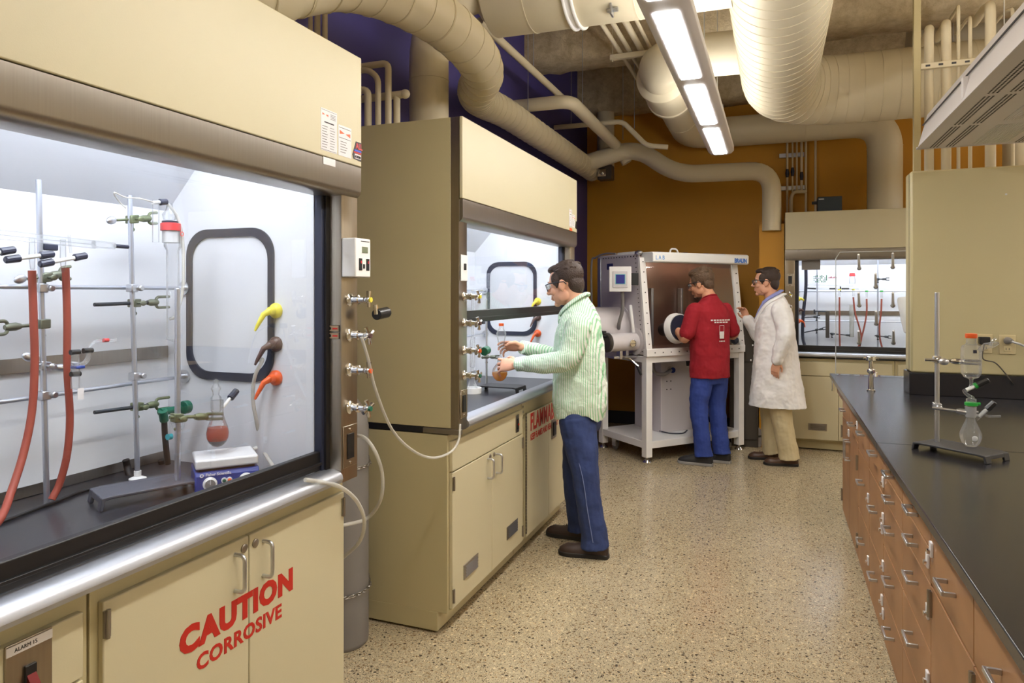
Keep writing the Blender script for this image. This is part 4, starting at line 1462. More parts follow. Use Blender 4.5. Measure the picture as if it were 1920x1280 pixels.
obj('side_fitting', MB().cyl((1.20, .06, 1.14), (1.27, .06, 1.14), .012, n=12).cyl((1.25, .06, 1.09), (1.25, .06, 1.18), .014, n=12).tube(spline([(1.25, .06, 1.09), (1.25, .05, 1.0), (1.22, .08, .93)]), .010, 8), ALU, t)
frame()
one('roof_cable', MB().tube(spline([FG @ Vector((.02, .5, 1.955)), FG @ Vector((.0, .66, 1.962)), FG @ Vector((-.02, .79, 1.93)), FG @ Vector((-.04, .84, 1.85)), FG @ Vector((-.03, .84, 1.2))]), .010, 8), GREYCYL, 'grey cable lying on the roof of the glove box', 'cable')
obj_r = one('conduit_box', MB().box(.05, .085, .20, .52, 1.946, 1.966, FG), PTFE, 'white strip lying on the glove box roof above the touch screen', 'strip', bev=.003)

cc = thing('metal_cabinet', 'dark grey metal cabinet between the glove box and the lab coat', 'cabinet', (-.29, 7.7, 0))
obj('body', MB().box(-.44, -.157, 7.36, 8.10, .0, 1.30), DARKCAB, cc, bev=.004)
obj('door', MB().box(-.43, -.165, 7.345, 7.36, .08, .86), DARKCAB, cc, bev=.003)
obj('drawer', MB().box(-.43, -.165, 7.345, 7.36, .87, 1.28), DARKCAB, cc, bev=.003)
q = at(1418, 836, Z=0)
g = thing('gas_bottle', 'small grey domed gas bottle standing on the floor by the lab coat man', 'bottle', tuple(q))
obj('body', MB().lathe([(.001, 0), (.05, 0), (.055, .006), (.055, .14), (.048, .175), (.028, .20), (.001, .208)], axis(q, (0, 0, 1)), 28), GREYCYL, g)
obj('label', MB().lathe([(.0553, .10), (.0557, .10), (.0557, .12), (.0553, .12)], axis(q, (0, 0, 1)), 28), BLACK, g)

# ================================================================== GAS CYLINDER BETWEEN THE HOODS
q = Vector((-1.82, 2.60, 0))
g = thing('gas_cylinder', 'tall grey gas cylinder standing between the two nearest fume hoods', 'gas cylinder', tuple(q))
obj('body', MB().lathe([(.001, 0), (.106, 0), (.113, .008), (.115, .02), (.115, .97), (.105, 1.03), (.07, 1.085), (.04, 1.10), (.001, 1.10)], axis(q, (0, 0, 1)), 40), GREYCYL, g)
obj('valve_stem', MB().cyl(q + Vector((0, 0, 1.10)), q + Vector((0, 0, 1.19)), .018, n=14).cyl(q + Vector((-.03, 0, 1.16)), q + Vector((.06, 0, 1.16)), .011, n=12), ALU, g)


def chain(name, label, pts, r=.0075, w=.0021):
    pts = spline(pts, 10)
    s = [0.0]
    for a, b in zip(pts, pts[1:]):
        s.append(s[-1] + (b - a).length)
    mb = MB()
    n = int(s[-1] / (r * 2.0))
    for k in range(n):
        x = s[-1] * (k + .5) / n
        i = max(j for j in range(len(s)) if s[j] <= x)
        i = min(i, len(pts) - 2)
        a = pts[i].lerp(pts[i + 1], (x - s[i]) / (s[i + 1] - s[i]))
        d = (pts[i + 1] - pts[i]).normalized()
        m_ = axis(a, d) @ Matrix.Rotation(R(90) * (k % 2) + .4, 4, 'Z') @ Matrix.Rotation(R(90), 4, 'X') @ Matrix.Rotation(R(90), 4, 'Z')
        mb.torus(m_, r * .8, w, 14, 6, sx=1.6)
    o = one(name, mb, STEEL, label, 'chain')
    return o


def round_cyl(z0, z1, z2):
    rr = .122
    A = [q + Vector((rr * math.cos(a), rr * math.sin(a), z0 + (z1 - z0) * k / 5)) for k, a in enumerate([R(v) for v in (-110, -75, -40, -5, 25, 50)])]
    A += [Vector((q.x + .03, q.y + .15, z1 + .03)), Vector((q.x - .01, 2.803, z2))]
    return A


chain('safety_chain', 'lower steel chain around the grey gas cylinder', round_cyl(.24, .255, .36))
chain('safety_chain', 'upper steel chain around the grey gas cylinder', round_cyl(.80, .80, .85))


def tubing(name, label, pts, r, mat=TUBING, cat='tube', n=12, group=None):
    return one(name, MB().tube(spline(pts, 8), r, n), mat, label, cat, group)


tubing('clear_tube', 'long clear tube sagging from the nearest hood valve to the middle hood', [at(678, 632, X=-1.255), at(690, 672, X=-1.255), at(704, 730, X=-1.26), at(735, 805, X=-1.27), at(775, 845, X=-1.28), at(812, 858, X=-1.29), at(845, 847, X=-1.30), at(860, 825, X=-1.30), at(863, 795, X=-1.31)], .0052)
tubing('clear_tube', 'thick clear tube curling off the steel edge of the nearest hood', [at(572, 899, X=-1.345), at(610, 905, X=-1.335), at(640, 914, X=-1.325), at(668, 938, X=-1.325), at(683, 975, X=-1.34), at(674, 1015, X=-1.40), at(640, 1048, X=-1.55)], .0068)
tubing('clear_tube', 'clear tube looping behind the gas cylinder up to the nearest hood', [at(640, 820, X=-1.75), at(676, 817, X=-1.60), at(700, 840, X=-1.52), at(716, 885, X=-1.50), at(714, 935, X=-1.52), at(690, 970, X=-1.62), at(650, 983, X=-1.66), at(620, 985, X=-1.68)], .0075)

# ================================================================== LABWARE


def clamp(label, a, b, rod, mat=CAST, r=.0055, jaw=.05, open_=.018, wing=None, shaftmat=None, group=None, head=.015):
    """A three-finger clamp: shaft from a towards b, boss head on a rod, jaws beyond b."""
    a, b, rod = Vector(a), Vector(b), Vector(rod)
    t = thing('lab_clamp', label, 'clamp', tuple(rod), group=group)
    d = (b - a).normalized()
    up = Vector((0, 0, 1))
    s = d.cross(up).normalized()
    obj('shaft', MB().cyl(a, b, r, n=12), shaftmat or mat, t)
    hm = Matrix((d, s, up)).transposed().to_4x4()
    hm.translation = rod
    bh = obj('boss_head', MB().box(-head, head, -head, head, -head * .9, head * .9, hm), mat, t, bev=.003)
    obj('thumbscrew', MB().cyl(rod + s * .01, rod + s * .035, .004, n=8).sph(rod + s * .04, (.012, .004, .009), hm).cyl(rod - up * .012, rod - up * .03, .004, n=8).sph(rod - up * .034, (.010, .004, .007), hm), mat, bh)
    n_ = obj('knuckle', MB().tube([b - d * .012, b, b + d * .022, b + d * .03], [.008, .0115, .011, .007], 10), mat, t)
    for k, z in ((0, 1), (1, -1)):
        o = up * open_ * z
        obj('jaw', MB().tube(fillet([b + d * .02, b + d * .026 + o, b + d * (.026 + jaw) + o], .008, 4), [.0048] * 7, 8), mat, t)
    if wing:
        obj('wing_nut', MB().sph(Vector(wing), (.018, .008, .013), hm), ALU, t)
    return t


def stopcock(parent, p, q, r=.0058, kn=.0105, kl=.034, mat=KNOB, both=False):
    """A plastic stem from p to q that ends in a ribbed knob."""
    p, q = Vector(p), Vector(q)
    d = (q - p).normalized()
    s = obj('valve_stem', MB().cyl(p, q, r, n=12), PTFE, parent)
    obj('valve_knob', MB().tube([q - d * .002, q, q + d * kl, q + d * (kl + .003)], [kn * .8, kn, kn * .92, kn * .6], 10), mat, s)
    if both:
        obj('valve_knob', MB().tube([p + d * .002, p, p - d * kl, p - d * (kl + .003)], [kn * .8, kn, kn * .92, kn * .6], 10), mat, s)
    return s


# ------------------------------------------------ inside the nearest hood
LX = -1.955
for (tp, bp_, foot) in (((72, 337), (88, 946), False), ((243, 366), (258, 897), True)):
    a = at(tp[0], tp[1], X=LX)
    b = at(bp_[0], bp_[1], Z=.965)
    rd = obj('lattice_rod', MB().cyl(a, b, .0078, n=14), RODM, H1)
    for y in (540, 705 if foot else 738):
        k = at(tp[0] + (bp_[0] - tp[0]) * (y - tp[1]) / (bp_[1] - tp[1]), y if foot else (540 if y == 540 else 741), X=LX + .005)
        obj('rod_joint', MB().box(k.x - .014, k.x + .014, k.y - .013, k.y + .013, k.z - .013, k.z + .013).cyl((k.x + .01, k.y + .018, k.z), (k.x + .024, k.y + .018, k.z), .0095, n=14), ALU, rd, bev=.003)
    if foot:
        obj('rod_foot', MB().lathe([(.001, 0), (.026, 0), (.026, .004), (.011, .010), (.011, .028), (.001, .028)], axis((b.x, b.y, .963), (0, 0, 1)), 20), PTFE, rd)

c = lambda x, y, X=LX: at(x, y, X=X)
clamp('dark rod clamp on the second lattice rod below the red capped bottle, upper of two', c(177, 571), c(282, 567), c(252, 568), CAST, .006, shaftmat=DARKROD)
clamp('dark rod clamp on the second lattice rod, lower, by the green fitting', c(177, 773), c(282, 759), c(257, 762), CLAMPG, .006, shaftmat=DARKROD)
clamp('small clamp high on the second lattice rod beside the red cap', c(212, 413), c(268, 410), c(248, 411), CLAMPG, .004, jaw=.03, wing=c(209, 413))
clamp('clamp on the first lattice rod reaching off the picture edge', c(66, 609), c(30, 612), c(80, 607), CAST, .005, jaw=.06)
clamp('small clamp under the black valve knobs on the first lattice rod', c(52, 523), c(98, 516), c(84, 520), CAST, .004, jaw=.03, wing=c(38, 523))
clamp('clamp on the first lattice rod holding the small glass valve set', c(60, 683), c(112, 689), c(82, 686), ALU, .004, jaw=.035, wing=c(53, 669))

TX = -1.90
tubing('red_tube', 'red rubber tube nearer the picture edge hanging in the nearest hood', [at(60, 507, X=TX), at(63, 600, X=TX), at(65, 680, X=TX), at(60, 770, X=TX), at(44, 850, X=TX + .01), at(20, 925, X=TX + .04), at(2, 970, X=TX + .09), at(-30, 1010, X=TX + .12)], .0098, REDTUBE, n=14)
tubing('red_tube', 'red rubber tube between the two lattice rods in the nearest hood', [at(123, 502, X=TX), at(126, 600, X=TX), at(126, 690, X=TX), at(131, 780, X=TX), at(126, 850, X=TX), at(112, 905, X=TX - .01), at(97, 936, X=TX - .01)], .0098, REDTUBE, n=14)

# glass manifold
gt = thing('glass_manifold', 'glass vacuum manifold with black valve knobs across the first lattice rod', 'manifold', tuple(c(80, 452)))
MX = -1.88
obj('tube', MB().cyl(at(-30, 432, X=MX), at(176, 455, X=MX), .0075, n=16), GLASS, gt)
obj('tube', MB().cyl(at(-30, 441, X=MX + .01), at(178, 462, X=MX + .01), .0065, n=16), GLASS, gt)
obj('tube', MB().tube([at(176, 458, X=MX), at(186, 458, X=MX), at(214, 461, X=MX)], [.012, .011, .010], 16), GLASS, gt)
obj('end_knob', MB().cyl(at(215, 461, X=MX), at(240, 463, X=MX), .006, n=12), KNOB, gt)
for px, py in ((60, 480), (118, 484)):
    obj('drop_tube', MB().tube([at(px, py - 35, X=MX), at(px, py, X=MX), at(px + 1, py + 24, X=TX)], [.007, .008, .006], 14), GLASS, gt)
stopcock(gt, at(36, 484, X=MX + .02), at(76, 479, X=MX + .02), both=True)
stopcock(gt, at(98, 491, X=MX + .02), at(140, 483, X=MX + .02), both=True)
stopcock(gt, at(-25, 476, X=MX + .02), at(1, 472, X=MX + .02))
obj('keck_clip', MB().box(-.012, .012, -.02, .02, -.01, .01, Matrix.Translation(c(92, 463))), GASKET, gt, bev=.003)
obj('needle', MB().cyl(at(129, 440, X=MX), at(133, 474, X=MX), .0035, n=8), GLASS, gt)

# small valve set with paper tag
sv = thing('glass_valve_set', 'small glass valve set with a paper tag beside the red tube', 'glassware', tuple(c(141, 690)))
SX = -1.86
obj('tube', MB().tube([at(141, 728, X=SX), at(141, 700, X=SX), at(141, 664, X=SX)], [.011, .012, .010], 14), GLASS, sv)
obj('tube', MB().tube(spline([at(141, 685, X=SX), at(158, 680, X=SX), at(166, 668, X=SX), at(165, 655, X=SX)]), .007, 12), GLASS, sv)
for px, py in ((140, 660), (164, 657), (141, 701)):
    obj('screw_cap', MB().cyl(at(px - 8, py + .5, X=SX), at(px + 9, py - .5, X=SX), .0075, n=14), BLKNOB, sv)
obj('clip', MB().box(-.014, .014, -.012, .014, -.004, .004, Matrix.Translation(at(145, 688, X=SX))), BLUEBOX, sv, bev=.002)
obj('side_arm', MB().tube([at(165, 655, X=SX), at(172, 645, X=SX), at(180, 639, X=SX), at(217, 637, X=SX)], [.004, .004, .0055, .0055], 12), GLASS, sv)
obj('print_band', MB().cyl(at(194, 637.6, X=SX), at(203, 637.3, X=SX), .0058, n=12), REDCAP, sv)
tg = at(151, 738, X=SX + .01)
obj('paper_tag', MB().box(-.0006, .0006, -.009, .010, -.016, .016, Matrix.Translation(tg)), PAPER, sv, smooth=0)

# red capped bottle
BX_ = -1.80
f_ = lambda px, py: at(px, py, X=BX_)
rb = thing('gas_wash_bottle', 'tall glass bottle with a red screw cap at the back of the nearest hood', 'bottle', tuple(f_(320, 640)))
ax_ = lambda py: f_(320, py)
def stack(prof, px, X):
    """Lathe along a vertical seen at px; prof holds (radius, pixel row)."""
    b_ = at(px, prof[0][1], X=X)
    return MB().lathe([(r_, at(px, y_, X=X).z - b_.z) for r_, y_ in prof], axis(b_, (0, 0, 1)), 28)
obj('body', stack([(.001, 640), (.019, 636), (.019, 470), (.026, 462), (.026, 432)], 324, BX_), GLASS, rb)
obj('label_sleeve', stack([(.0265, 455), (.0265, 433)], 321, BX_), thin_glass('frosted_plastic', (.95, .95, .95), 1, .2, 1.4, .55, (.92, .92, .92)), rb)
obj('cap', stack([(.001, 432.5), (.030, 432.5), (.030, 419), (.024, 418), (.001, 418)], 320, BX_), REDCAP, rb)
obj('cap_ring', stack([(.001, 418), (.024, 418), (.024, 414.5), (.001, 414.5)], 319, BX_), KNOB, rb)
obj('bulb', stack([(.001, 414), (.018, 412), (.022, 402), (.012, 394), (.008, 382), (.001, 381)], 318, BX_), GLASS, rb)
stopcock(rb, f_(286, 380), f_(300, 379), kl=.024)
obj('column', stack([(.001, 455), (.010, 454), (.010, 375), (.001, 374)], 292, BX_), GLASS, rb)
obj('emblem', MB().torus(axis(f_(329, 439) + Vector((.028, 0, 0)), (1, 0, 0)), .0065, .0012, 16, 6), REDCAP, rb)
tubing('thin_glass_line', 'thin clear tube looping over the top of the second lattice rod', [at(292, 380, X=BX_), at(262, 372, X=BX_), at(236, 370, X=BX_ - .05), at(214, 361, X=BX_ - .05), at(222, 376, X=BX_ - .06), at(236, 390, X=BX_ - .06)], .0022)
tubing('clear_tube', 'clear tube falling beside the red capped bottle', [at(312, 380, X=BX_), at(330, 402, X=BX_ + .01), at(341, 440, X=BX_ + .02), at(344, 490, X=BX_ + .02), at(342, 545, X=BX_ + .02), at(330, 590, X=BX_ + .02), at(318, 598, X=BX_)], .005)


def ring_stand(label, ctr, ang, ln, wd, zt, rod_at, rod_h, mat, rr=.0085, leg_h=.022, rodmat=None, top=None):
    """A stand with a bent plate base; the rod stands at rod_at along its length."""
    zb = zt
    M = Matrix.Translation((ctr[0], ctr[1], zb)) @ Matrix.Rotation(ang, 4, 'Z')
    frame(M)
    t = thing('ring_stand', label, 'ring stand', (0, 0, 0))
    h = leg_h
    pl = MB().prism([(-ln / 2, 0), (-ln / 2 + .006, h + .006), (-ln / 2 + .03, h + .009), (ln / 2 - .03, h + .009), (ln / 2 - .006, h + .006), (ln / 2, 0), (ln / 2 - .010, 0), (ln / 2 - .014, h - .002), (ln / 2 - .034, h + .001), (-ln / 2 + .034, h + .001), (-ln / 2 + .014, h - .002), (-ln / 2 + .010, 0)], -wd / 2, -wd / 2 + wd * .22, 'y')
    pl.prism([(-ln / 2, 0), (-ln / 2 + .006, h + .006), (-ln / 2 + .03, h + .009), (ln / 2 - .03, h + .009), (ln / 2 - .006, h + .006), (ln / 2, 0), (ln / 2 - .010, 0), (ln / 2 - .014, h - .002), (ln / 2 - .034, h + .001), (-ln / 2 + .034, h + .001), (-ln / 2 + .014, h - .002), (-ln / 2 + .010, 0)], wd / 2 - wd * .22, wd / 2, 'y')
    pl.prism([(-ln / 2 + .004, h * .6), (-ln / 2 + .007, h + .006), (-ln / 2 + .03, h + .0088), (ln / 2 - .03, h + .0088), (ln / 2 - .007, h + .006), (ln / 2 - .004, h * .6), (ln / 2 - .012, h * .6), (ln / 2 - .034, h + .001), (-ln / 2 + .034, h + .001), (-ln / 2 + .012, h * .6)], -wd / 2 + wd * .2, wd / 2 - wd * .2, 'y')
    obj('base', pl, mat, t, bev=.002)
    obj('rod', MB().cyl((rod_at[0], rod_at[1], h), (rod_at[0], rod_at[1], rod_h), rr, n=18), rodmat or ALU, t, bev=.002)
    frame()
    return t


zH = .9635
pa, pb = at(186, 928, Z=zH + .03), at(352, 898, Z=zH + .03)
ang = math.atan2((pb - pa).y, (pb - pa).x)
mid = (pa + pb) / 2
rp_ = at(333, 905, Z=zH + .03)
loc = Matrix.Rotation(-ang, 4, 'Z') @ (rp_ - mid)
ring_stand('dark grey ring stand with a wide plate base beside the blue hotplate', mid, ang, (pb - pa).length + .03, .14, zH, (loc.x, loc.y), at(335, 540, X=rp_.x).z - zH, GREYBASE, .0085, .030, RODM)
RX = rp_.x

# hotplate
hp0 = Vector((-1.628, 1.573, zH))
da = R(50)
hw = .185
frame(Matrix.Translation((hp0.x, hp0.y, zH)) @ Matrix.Rotation(da, 4, 'Z'))
t = thing('hotplate_stirrer', 'blue hotplate stirrer with a white top and two white dials', 'hotplate', (hw / 2, .1, 0))
dp = .162
obj('case', MB().prism([(0, 0), (.004, .050), (.014, .062), (dp - .01, .062), (dp, .050), (dp, 0)], 0, hw, 'x'), BLUEBOX, t, bev=.004)
obj('skirt', MB().box(.012, hw - .012, .018, dp - .012, .058, .070), BLACK, t)
obj('heating_plate', MB().box(.002, hw - .002, .008, dp - .004, .069, .098), CERAMIC, t, bev=.006, seg=3)
for x, rr in ((.042, .0205), (hw - .04, .0215)):
    k = obj('dial', MB().lathe([(.001, 0), (rr, 0), (rr, .004), (rr * .8, .006), (rr * .74, .012), (.001, .013)], axis((x, .003, .026), (0, -1, .05)), 28), PTFE, t)
    obj('dial_face', MB().lathe([(.001, .0131), (rr * .72, .0125), (.001, .0135)], axis((x, .003, .026), (0, -1, .05)), 24), GREYCYL, k)
    obj('dial_mark', MB().box(x - .0012, x + .0012, -.0112, -.0095, .026, .026 + rr * .7), PAPER, k, smooth=0)
for x, m in ((.082, GREEN), (hw - .088, ORANGE)):
    k = obj('pilot_lamp', MB().cyl((x, .004, .032), (x, -.003, .032), .0085, n=16), PTFE, t)
    obj('lens', MB().sph((x, -.003, .032), (.0055, .003, .0055)), m, k)
text('brand_lettering', 'Fisher Scientific', .0115, face(.030, .0012, .0505) @ Matrix.Rotation(R(-4), 4, 'X'), PAPER, t, off=.0002)
obj('emblem', MB().torus(axis((.019, .0012, .053), (0, -1, 0)), .0042, .0016, 14, 6), PAPER, t)
frame()

# pear flask over the hotplate
hc = Vector((hp0.x, hp0.y, 0)) + Matrix.Rotation(da, 3, 'Z') @ Vector((hw * .42, .075, 0))
fp = at(408, 832, Y=hc.y)
FX = fp.x
fl_ = thing('pear_flask', 'pear shaped glass flask of red orange liquid over the hotplate', 'flask', tuple(fp))
sc_ = (at(408, 800, X=FX) - at(408, 801, X=FX)).length
def prof(rows, px=408, X=None, pad=0.0):
    X = FX if X is None else X
    return stack([(max(.0008, r_ * sc_ - pad), y_) for r_, y_ in rows], px, X)
pear = [(.5, 838), (9, 835), (15, 829), (19, 821), (20, 811), (18, 800), (14, 789), (11, 778), (10.5, 770), (10.5, 750)]
obj('bulb', prof(pear), GLASS, fl_)
obj('liquid', prof([(.5, 837), (9, 834.5), (15, 828), (19, 820), (20, 811), (17.5, 801), (.5, 801)], pad=.0012), REDOR, fl_)
obj('residue', prof([(.5, 837.4), (9, 835), (14.6, 829), (17, 825), (.5, 825)], pad=.0006), DARKROD, fl_)
obj('neck', prof([(8, 772), (9.5, 768), (9.5, 745), (6, 740), (6, 735), (9, 728), (6, 722), (4, 718), (5, 713), (1, 710)], 405), GLASS, fl_)
stopcock(fl_, at(417, 764, X=FX), at(432, 746, X=FX), .0055, .0115, .034)
clamp('olive clamp gripping the pear flask, fixed to the grey stand rod', at(318, 782, X=RX), at(372, 781, X=(RX + FX) / 2), at(332, 783, X=RX), CLAMPG, .0055, jaw=.055, open_=.008)

# green fitting and teal tap
g_ = thing('green_fitting', 'dark green hose fitting behind the grey stand rod in the nearest hood', 'fitting', tuple(c(320, 775)))
GX = -1.90
obj('barrel', MB().cyl(at(300, 772, X=GX), at(345, 766, X=GX), .013, n=18), GREEN, g_)
obj('knob', MB().cyl(at(343, 764, X=GX + .01), at(353, 762, X=GX + .01), .023, n=20), GREEN, g_, bev=.003)
obj('cap', MB().cyl(at(305, 770, X=GX + .01), at(308, 788, X=GX), .014, n=16), GREEN, g_)
obj('hose', MB().tube(spline([at(308, 788, X=GX), at(309, 812, X=GX), at(312, 845, X=GX), at(315, 870, X=GX)]), .0095, 12), RUBBER, g_)
tt = thing('glass_tap', 'little glass tap with a teal knob in front of the stand rod', 'tap', tuple(c(318, 815)))
obj('tube', MB().tube(spline([at(322, 790, X=-1.85), at(330, 806, X=-1.85), at(342, 800, X=-1.85), at(344, 786, X=-1.85)]), .005, 10), GLASS, tt)
obj('knob', MB().cyl(at(314, 819, X=-1.85), at(321, 818, X=-1.85), .010, n=16), TEAL, tt)
for px, lab in ((236, 'short black hose at the back of the nearest hood by the rod foot'), (302, 'short black hose in the back corner of the nearest hood')):
    tubing('black_hose', lab, [at(px, 862, X=-2.03), at(px + 3, 875, X=-2.03), at(px + 7, 893, X=-2.01), at(px + 14, 905, X=-1.98)], .011, RUBBER, 'hose')
cord = [(-20, 987), (20, 972), (70, 953), (110, 938), (150, 922), (185, 913)]
tubing('power_lead', 'dark power cord lying on the worktop of the nearest hood', [at(px, py, Z=zH + .005) for px, py in cord], .0048, RUBBER, 'cord')
nzx = FH1 @ Vector((HW - .168, .278, 1.345))
tubing('clear_hose', 'clear hose hanging off the brown gas nozzle in the nearest hood', [nzx, at(492, 676, X=-1.60), at(478, 705, X=-1.62), at(474, 745, X=-1.64), at(480, 785, X=-1.65), at(486, 815, X=-1.66)], .0062)
mc = thing('hose_manifold', 'translucent hose connector on the end of the clear hose', 'connector', tuple(at(486, 825, X=-1.66)))
bm = MB()
for k in range(6):
    a = at(486 - k * .4, 806 + k * 6, X=-1.66)
    bm.tube([a + Vector((0, 0, .005)), a, a - Vector((0, 0, .006))], [.005, .008, .006], 10)
obj('barbs', bm, PTFE, mc)
obj('branch', MB().tube([at(484, 838, X=-1.66), at(474, 842, X=-1.66)], .006, 10).cyl(at(484, 836, X=-1.66), at(498, 838, X=-1.66), .006, n=10), PTFE, mc)
tubing('clear_hose', 'clear hose running from the connector to the sash rail', [at(488, 840, X=-1.66), at(498, 852, X=-1.62), at(508, 868, X=-1.56), at(520, 885, X=-1.52)], .0062)

# ------------------------------------------------ inside the middle hood
zc = at(940, 726, Z=zH + .03)
q0, q1 = at(905, 722, Z=zH + .03), at(976, 726, Z=zH + .03)
ang = math.atan2(q1.y - q0.y, q1.x - q0.x)
mid = (q0 + q1) / 2
rr_ = at(912, 719, Z=zH + .03)
loc = Matrix.Rotation(-ang, 4, 'Z') @ (rr_ - mid)
ring_stand('black ring stand in the middle hood beside the amber flask', mid, ang, (q1 - q0).length + .02, .16, zH, (loc.x, loc.y), at(912, 560, X=rr_.x).z - zH, BLACK, .007, .028)
MXX = at(938, 722, Y=mid.y).x
SM = (at(938, 700, X=MXX) - at(938, 701, X=MXX)).length
st2 = lambda rows, px, pad=0.0: stack([(max(.0006, r_ * SM - pad), y_) for r_, y_ in rows], px, MXX)
f2 = thing('round_flask', 'round glass flask of amber liquid held by the man in striped shirt', 'flask', tuple(at(937, 715, X=MXX)))
obj('bulb', st2([(.3, 714.5), (6, 713.5), (11, 709), (14.3, 702), (14.5, 697), (12.5, 690), (8, 684), (4.5, 680), (4.2, 668)], 937), GLASS, f2)
obj('liquid', st2([(.3, 714.2), (6, 713), (11, 708.5), (14.2, 702), (14.3, 697.5), (.3, 697.5)], 937, .0008), AMBER, f2)
s2 = thing('separating_funnel', 'tall conical glass funnel with orange stopper above the amber flask', 'funnel', tuple(at(940, 662, X=MXX)))
obj('body', st2([(2.5, 668), (2.8, 656), (5, 648), (9, 630), (9.5, 624), (6, 618), (4.2, 614), (4.2, 611)], 940), GLASS, s2)
obj('stopper', st2([(.3, 611), (4.6, 611), (5, 606), (.3, 605.5)], 940), ORANGE, s2)
clamp('grey clamp on the black stand in the middle hood', at(906, 669, X=rr_.x), at(922, 669, X=(rr_.x + MXX) / 2), at(912, 669, X=rr_.x), CAST, .0045, jaw=.03, open_=.008, head=.012)
dq = at(891, 737, Z=zH)
d_ = thing('white_dish', 'round white dish holding a small flask on the middle hood worktop', 'dish', (dq.x - .02, dq.y, zH))
obj('bowl', MB().lathe([(.001, 0), (.055, 0), (.057, .034), (.050, .034), (.048, .008), (.001, .008)], axis((dq.x - .02, dq.y, zH), (0, 0, 1)), 32), PTFE, d_)
e_ = thing('conical_flask', 'conical glass flask standing in the white dish', 'flask', (dq.x - .02, dq.y, zH + .01))
obj('glass', MB().lathe([(.001, 0), (.036, .001), (.038, .008), (.014, .075), (.012, .10), (.014, .104)], axis((dq.x - .02, dq.y, zH + .009), (0, 0, 1)), 28), GLASS, e_)
obj('joint', MB().lathe([(.009, .09), (.009, .16), (.005, .20), (.005, .32)], axis((dq.x - .02, dq.y, zH + .009), (0, 0, 1)), 16), GLASS, e_)
cx = thing('glass_column', 'clear glass column set behind the valves of the middle hood', 'column', tuple(at(890, 690, X=-1.75)))
obj('tube', stack([(.001, 690), (.016, 688), (.016, 640), (.008, 632), (.008, 560), (.001, 559)], 886, -1.75), GLASS, cx)
obj('side_arm', MB().cyl(at(886, 630, X=-1.75), at(906, 628, X=-1.75), .006, n=12).cyl(at(884, 546, X=-1.75), at(908, 545, X=-1.75), .006, n=12), GLASS, cx)
obj('cap', MB().box(-.012, .012, -.012, .012, -.008, .008, Matrix.Translation(at(905, 605, X=-1.75))), BLACK, cx)
for x in (.35, 1.45):
    a = FH2 @ Vector((x, .655, .963))
    obj('lattice_rod', MB().cyl(a, a + Vector((0, 0, .95)), .0075, n=12), RODM, H2)

# ------------------------------------------------ inside the back wall hood
c8 = lambda px, py, Y=7.97: at(px, py, Y=Y)
for px in (1532, 1646):
    a, b = c8(px, 478), c8(px, 654)
    obj('lattice_rod', MB().cyl((b.x, b.y, .963), (b.x, b.y, a.z), .0075, n=10), RODM, H3)
labs = ('straight red tube hanging in the back wall hood, farthest from the bench panel', 'V shaped pair of red tubes in the back wall hood, half nearer the straight tube', 'V shaped pair of red tubes in the back wall hood, half nearer the bench panel', 'red tube bending off alone next to the bench panel in the back wall hood')
for i, pts in enumerate(([(1574, 557), (1574, 590), (1574, 620), (1575, 652)], [(1600, 557), (1603, 585), (1611, 612), (1615, 632), (1612, 645), (1606, 654)],
                         [(1625, 560), (1625, 585), (1621, 610), (1615, 634), (1613, 645), (1610, 654)], [(1653, 560), (1652, 585), (1649, 612), (1650, 635), (1655, 655)])):
    tb = tubing('red_tube', labs[i], [c8(px, py, 7.90 + .012 * i) for px, py in pts], .0085, REDTUBE, n=10)
    v_ = thing('glass_valve', ('glass valve with a yellow ring on top of the straight red tube', 'glass valve with a yellow ring on top of the V tube, straight tube side', 'glass valve with a green ring on top of the V tube, bench side', 'glass valve with a green ring on top of the lone bent red tube')[i], 'valve', tuple(c8(*pts[0], 7.90)))
    p_ = c8(pts[0][0], pts[0][1] - 2, 7.90 + .012 * i)
    obj('tube', MB().cyl(p_, p_ + Vector((0, 0, .07)), .010, n=12), GLASS, v_)
    obj('ring', MB().cyl(p_ + Vector((0, 0, .06)), p_ + Vector((0, 0, .075)), .016, n=14), (YELLOW, YELLOW, GREENCLIP, GREENCLIP)[i], v_)
mm3 = thing('glass_manifold', 'glass manifold with dark valves across the hood on the back wall', 'manifold', tuple(c8(1560, 540)))
obj('tube', MB().cyl(c8(1512, 540), c8(1610, 542), .007, n=10).cyl(c8(1512, 534), c8(1600, 536), .006, n=10), GLASS, mm3)
obj('valve_knob', MB().cyl(c8(1514, 540, 7.93), c8(1530, 541, 7.93), .008, n=10).cyl(c8(1555, 541, 7.93), c8(1568, 541, 7.93), .008, n=10).cyl(c8(1578, 541, 7.93), c8(1592, 541, 7.93), .008, n=10).cyl(c8(1576, 537, 7.93), c8(1576, 547, 7.93), .007, n=10), BLKNOB, mm3)
for i, (a, b, r_) in enumerate((((1508, 595), (1527, 594), (1531, 594)), ((1508, 623), (1538, 617), (1531, 618)), ((1556, 625), (1588, 628), (1560, 626)), ((1640, 629), (1660, 631), (1646, 630)), ((1644, 523), (1656, 523), (1646, 523)))):
    clamp(('dark clamp on the first rod of the back wall hood, upper', 'dark clamp on the first rod of the back wall hood, lower', 'dark clamp behind the straight red tube of the back wall hood', 'dark clamp by the lone bent tube of the back wall hood', 'dark clamp high on the second rod of the back wall hood')[i], c8(*a, 7.95), c8(*b, 7.95), c8(*r_, 7.95), DARKROD, .006, jaw=.03, open_=.012, head=.014)
bb = thing('black_bar', 'black upright bar clamped in the back wall hood', 'bar', tuple(c8(1551, 633)))
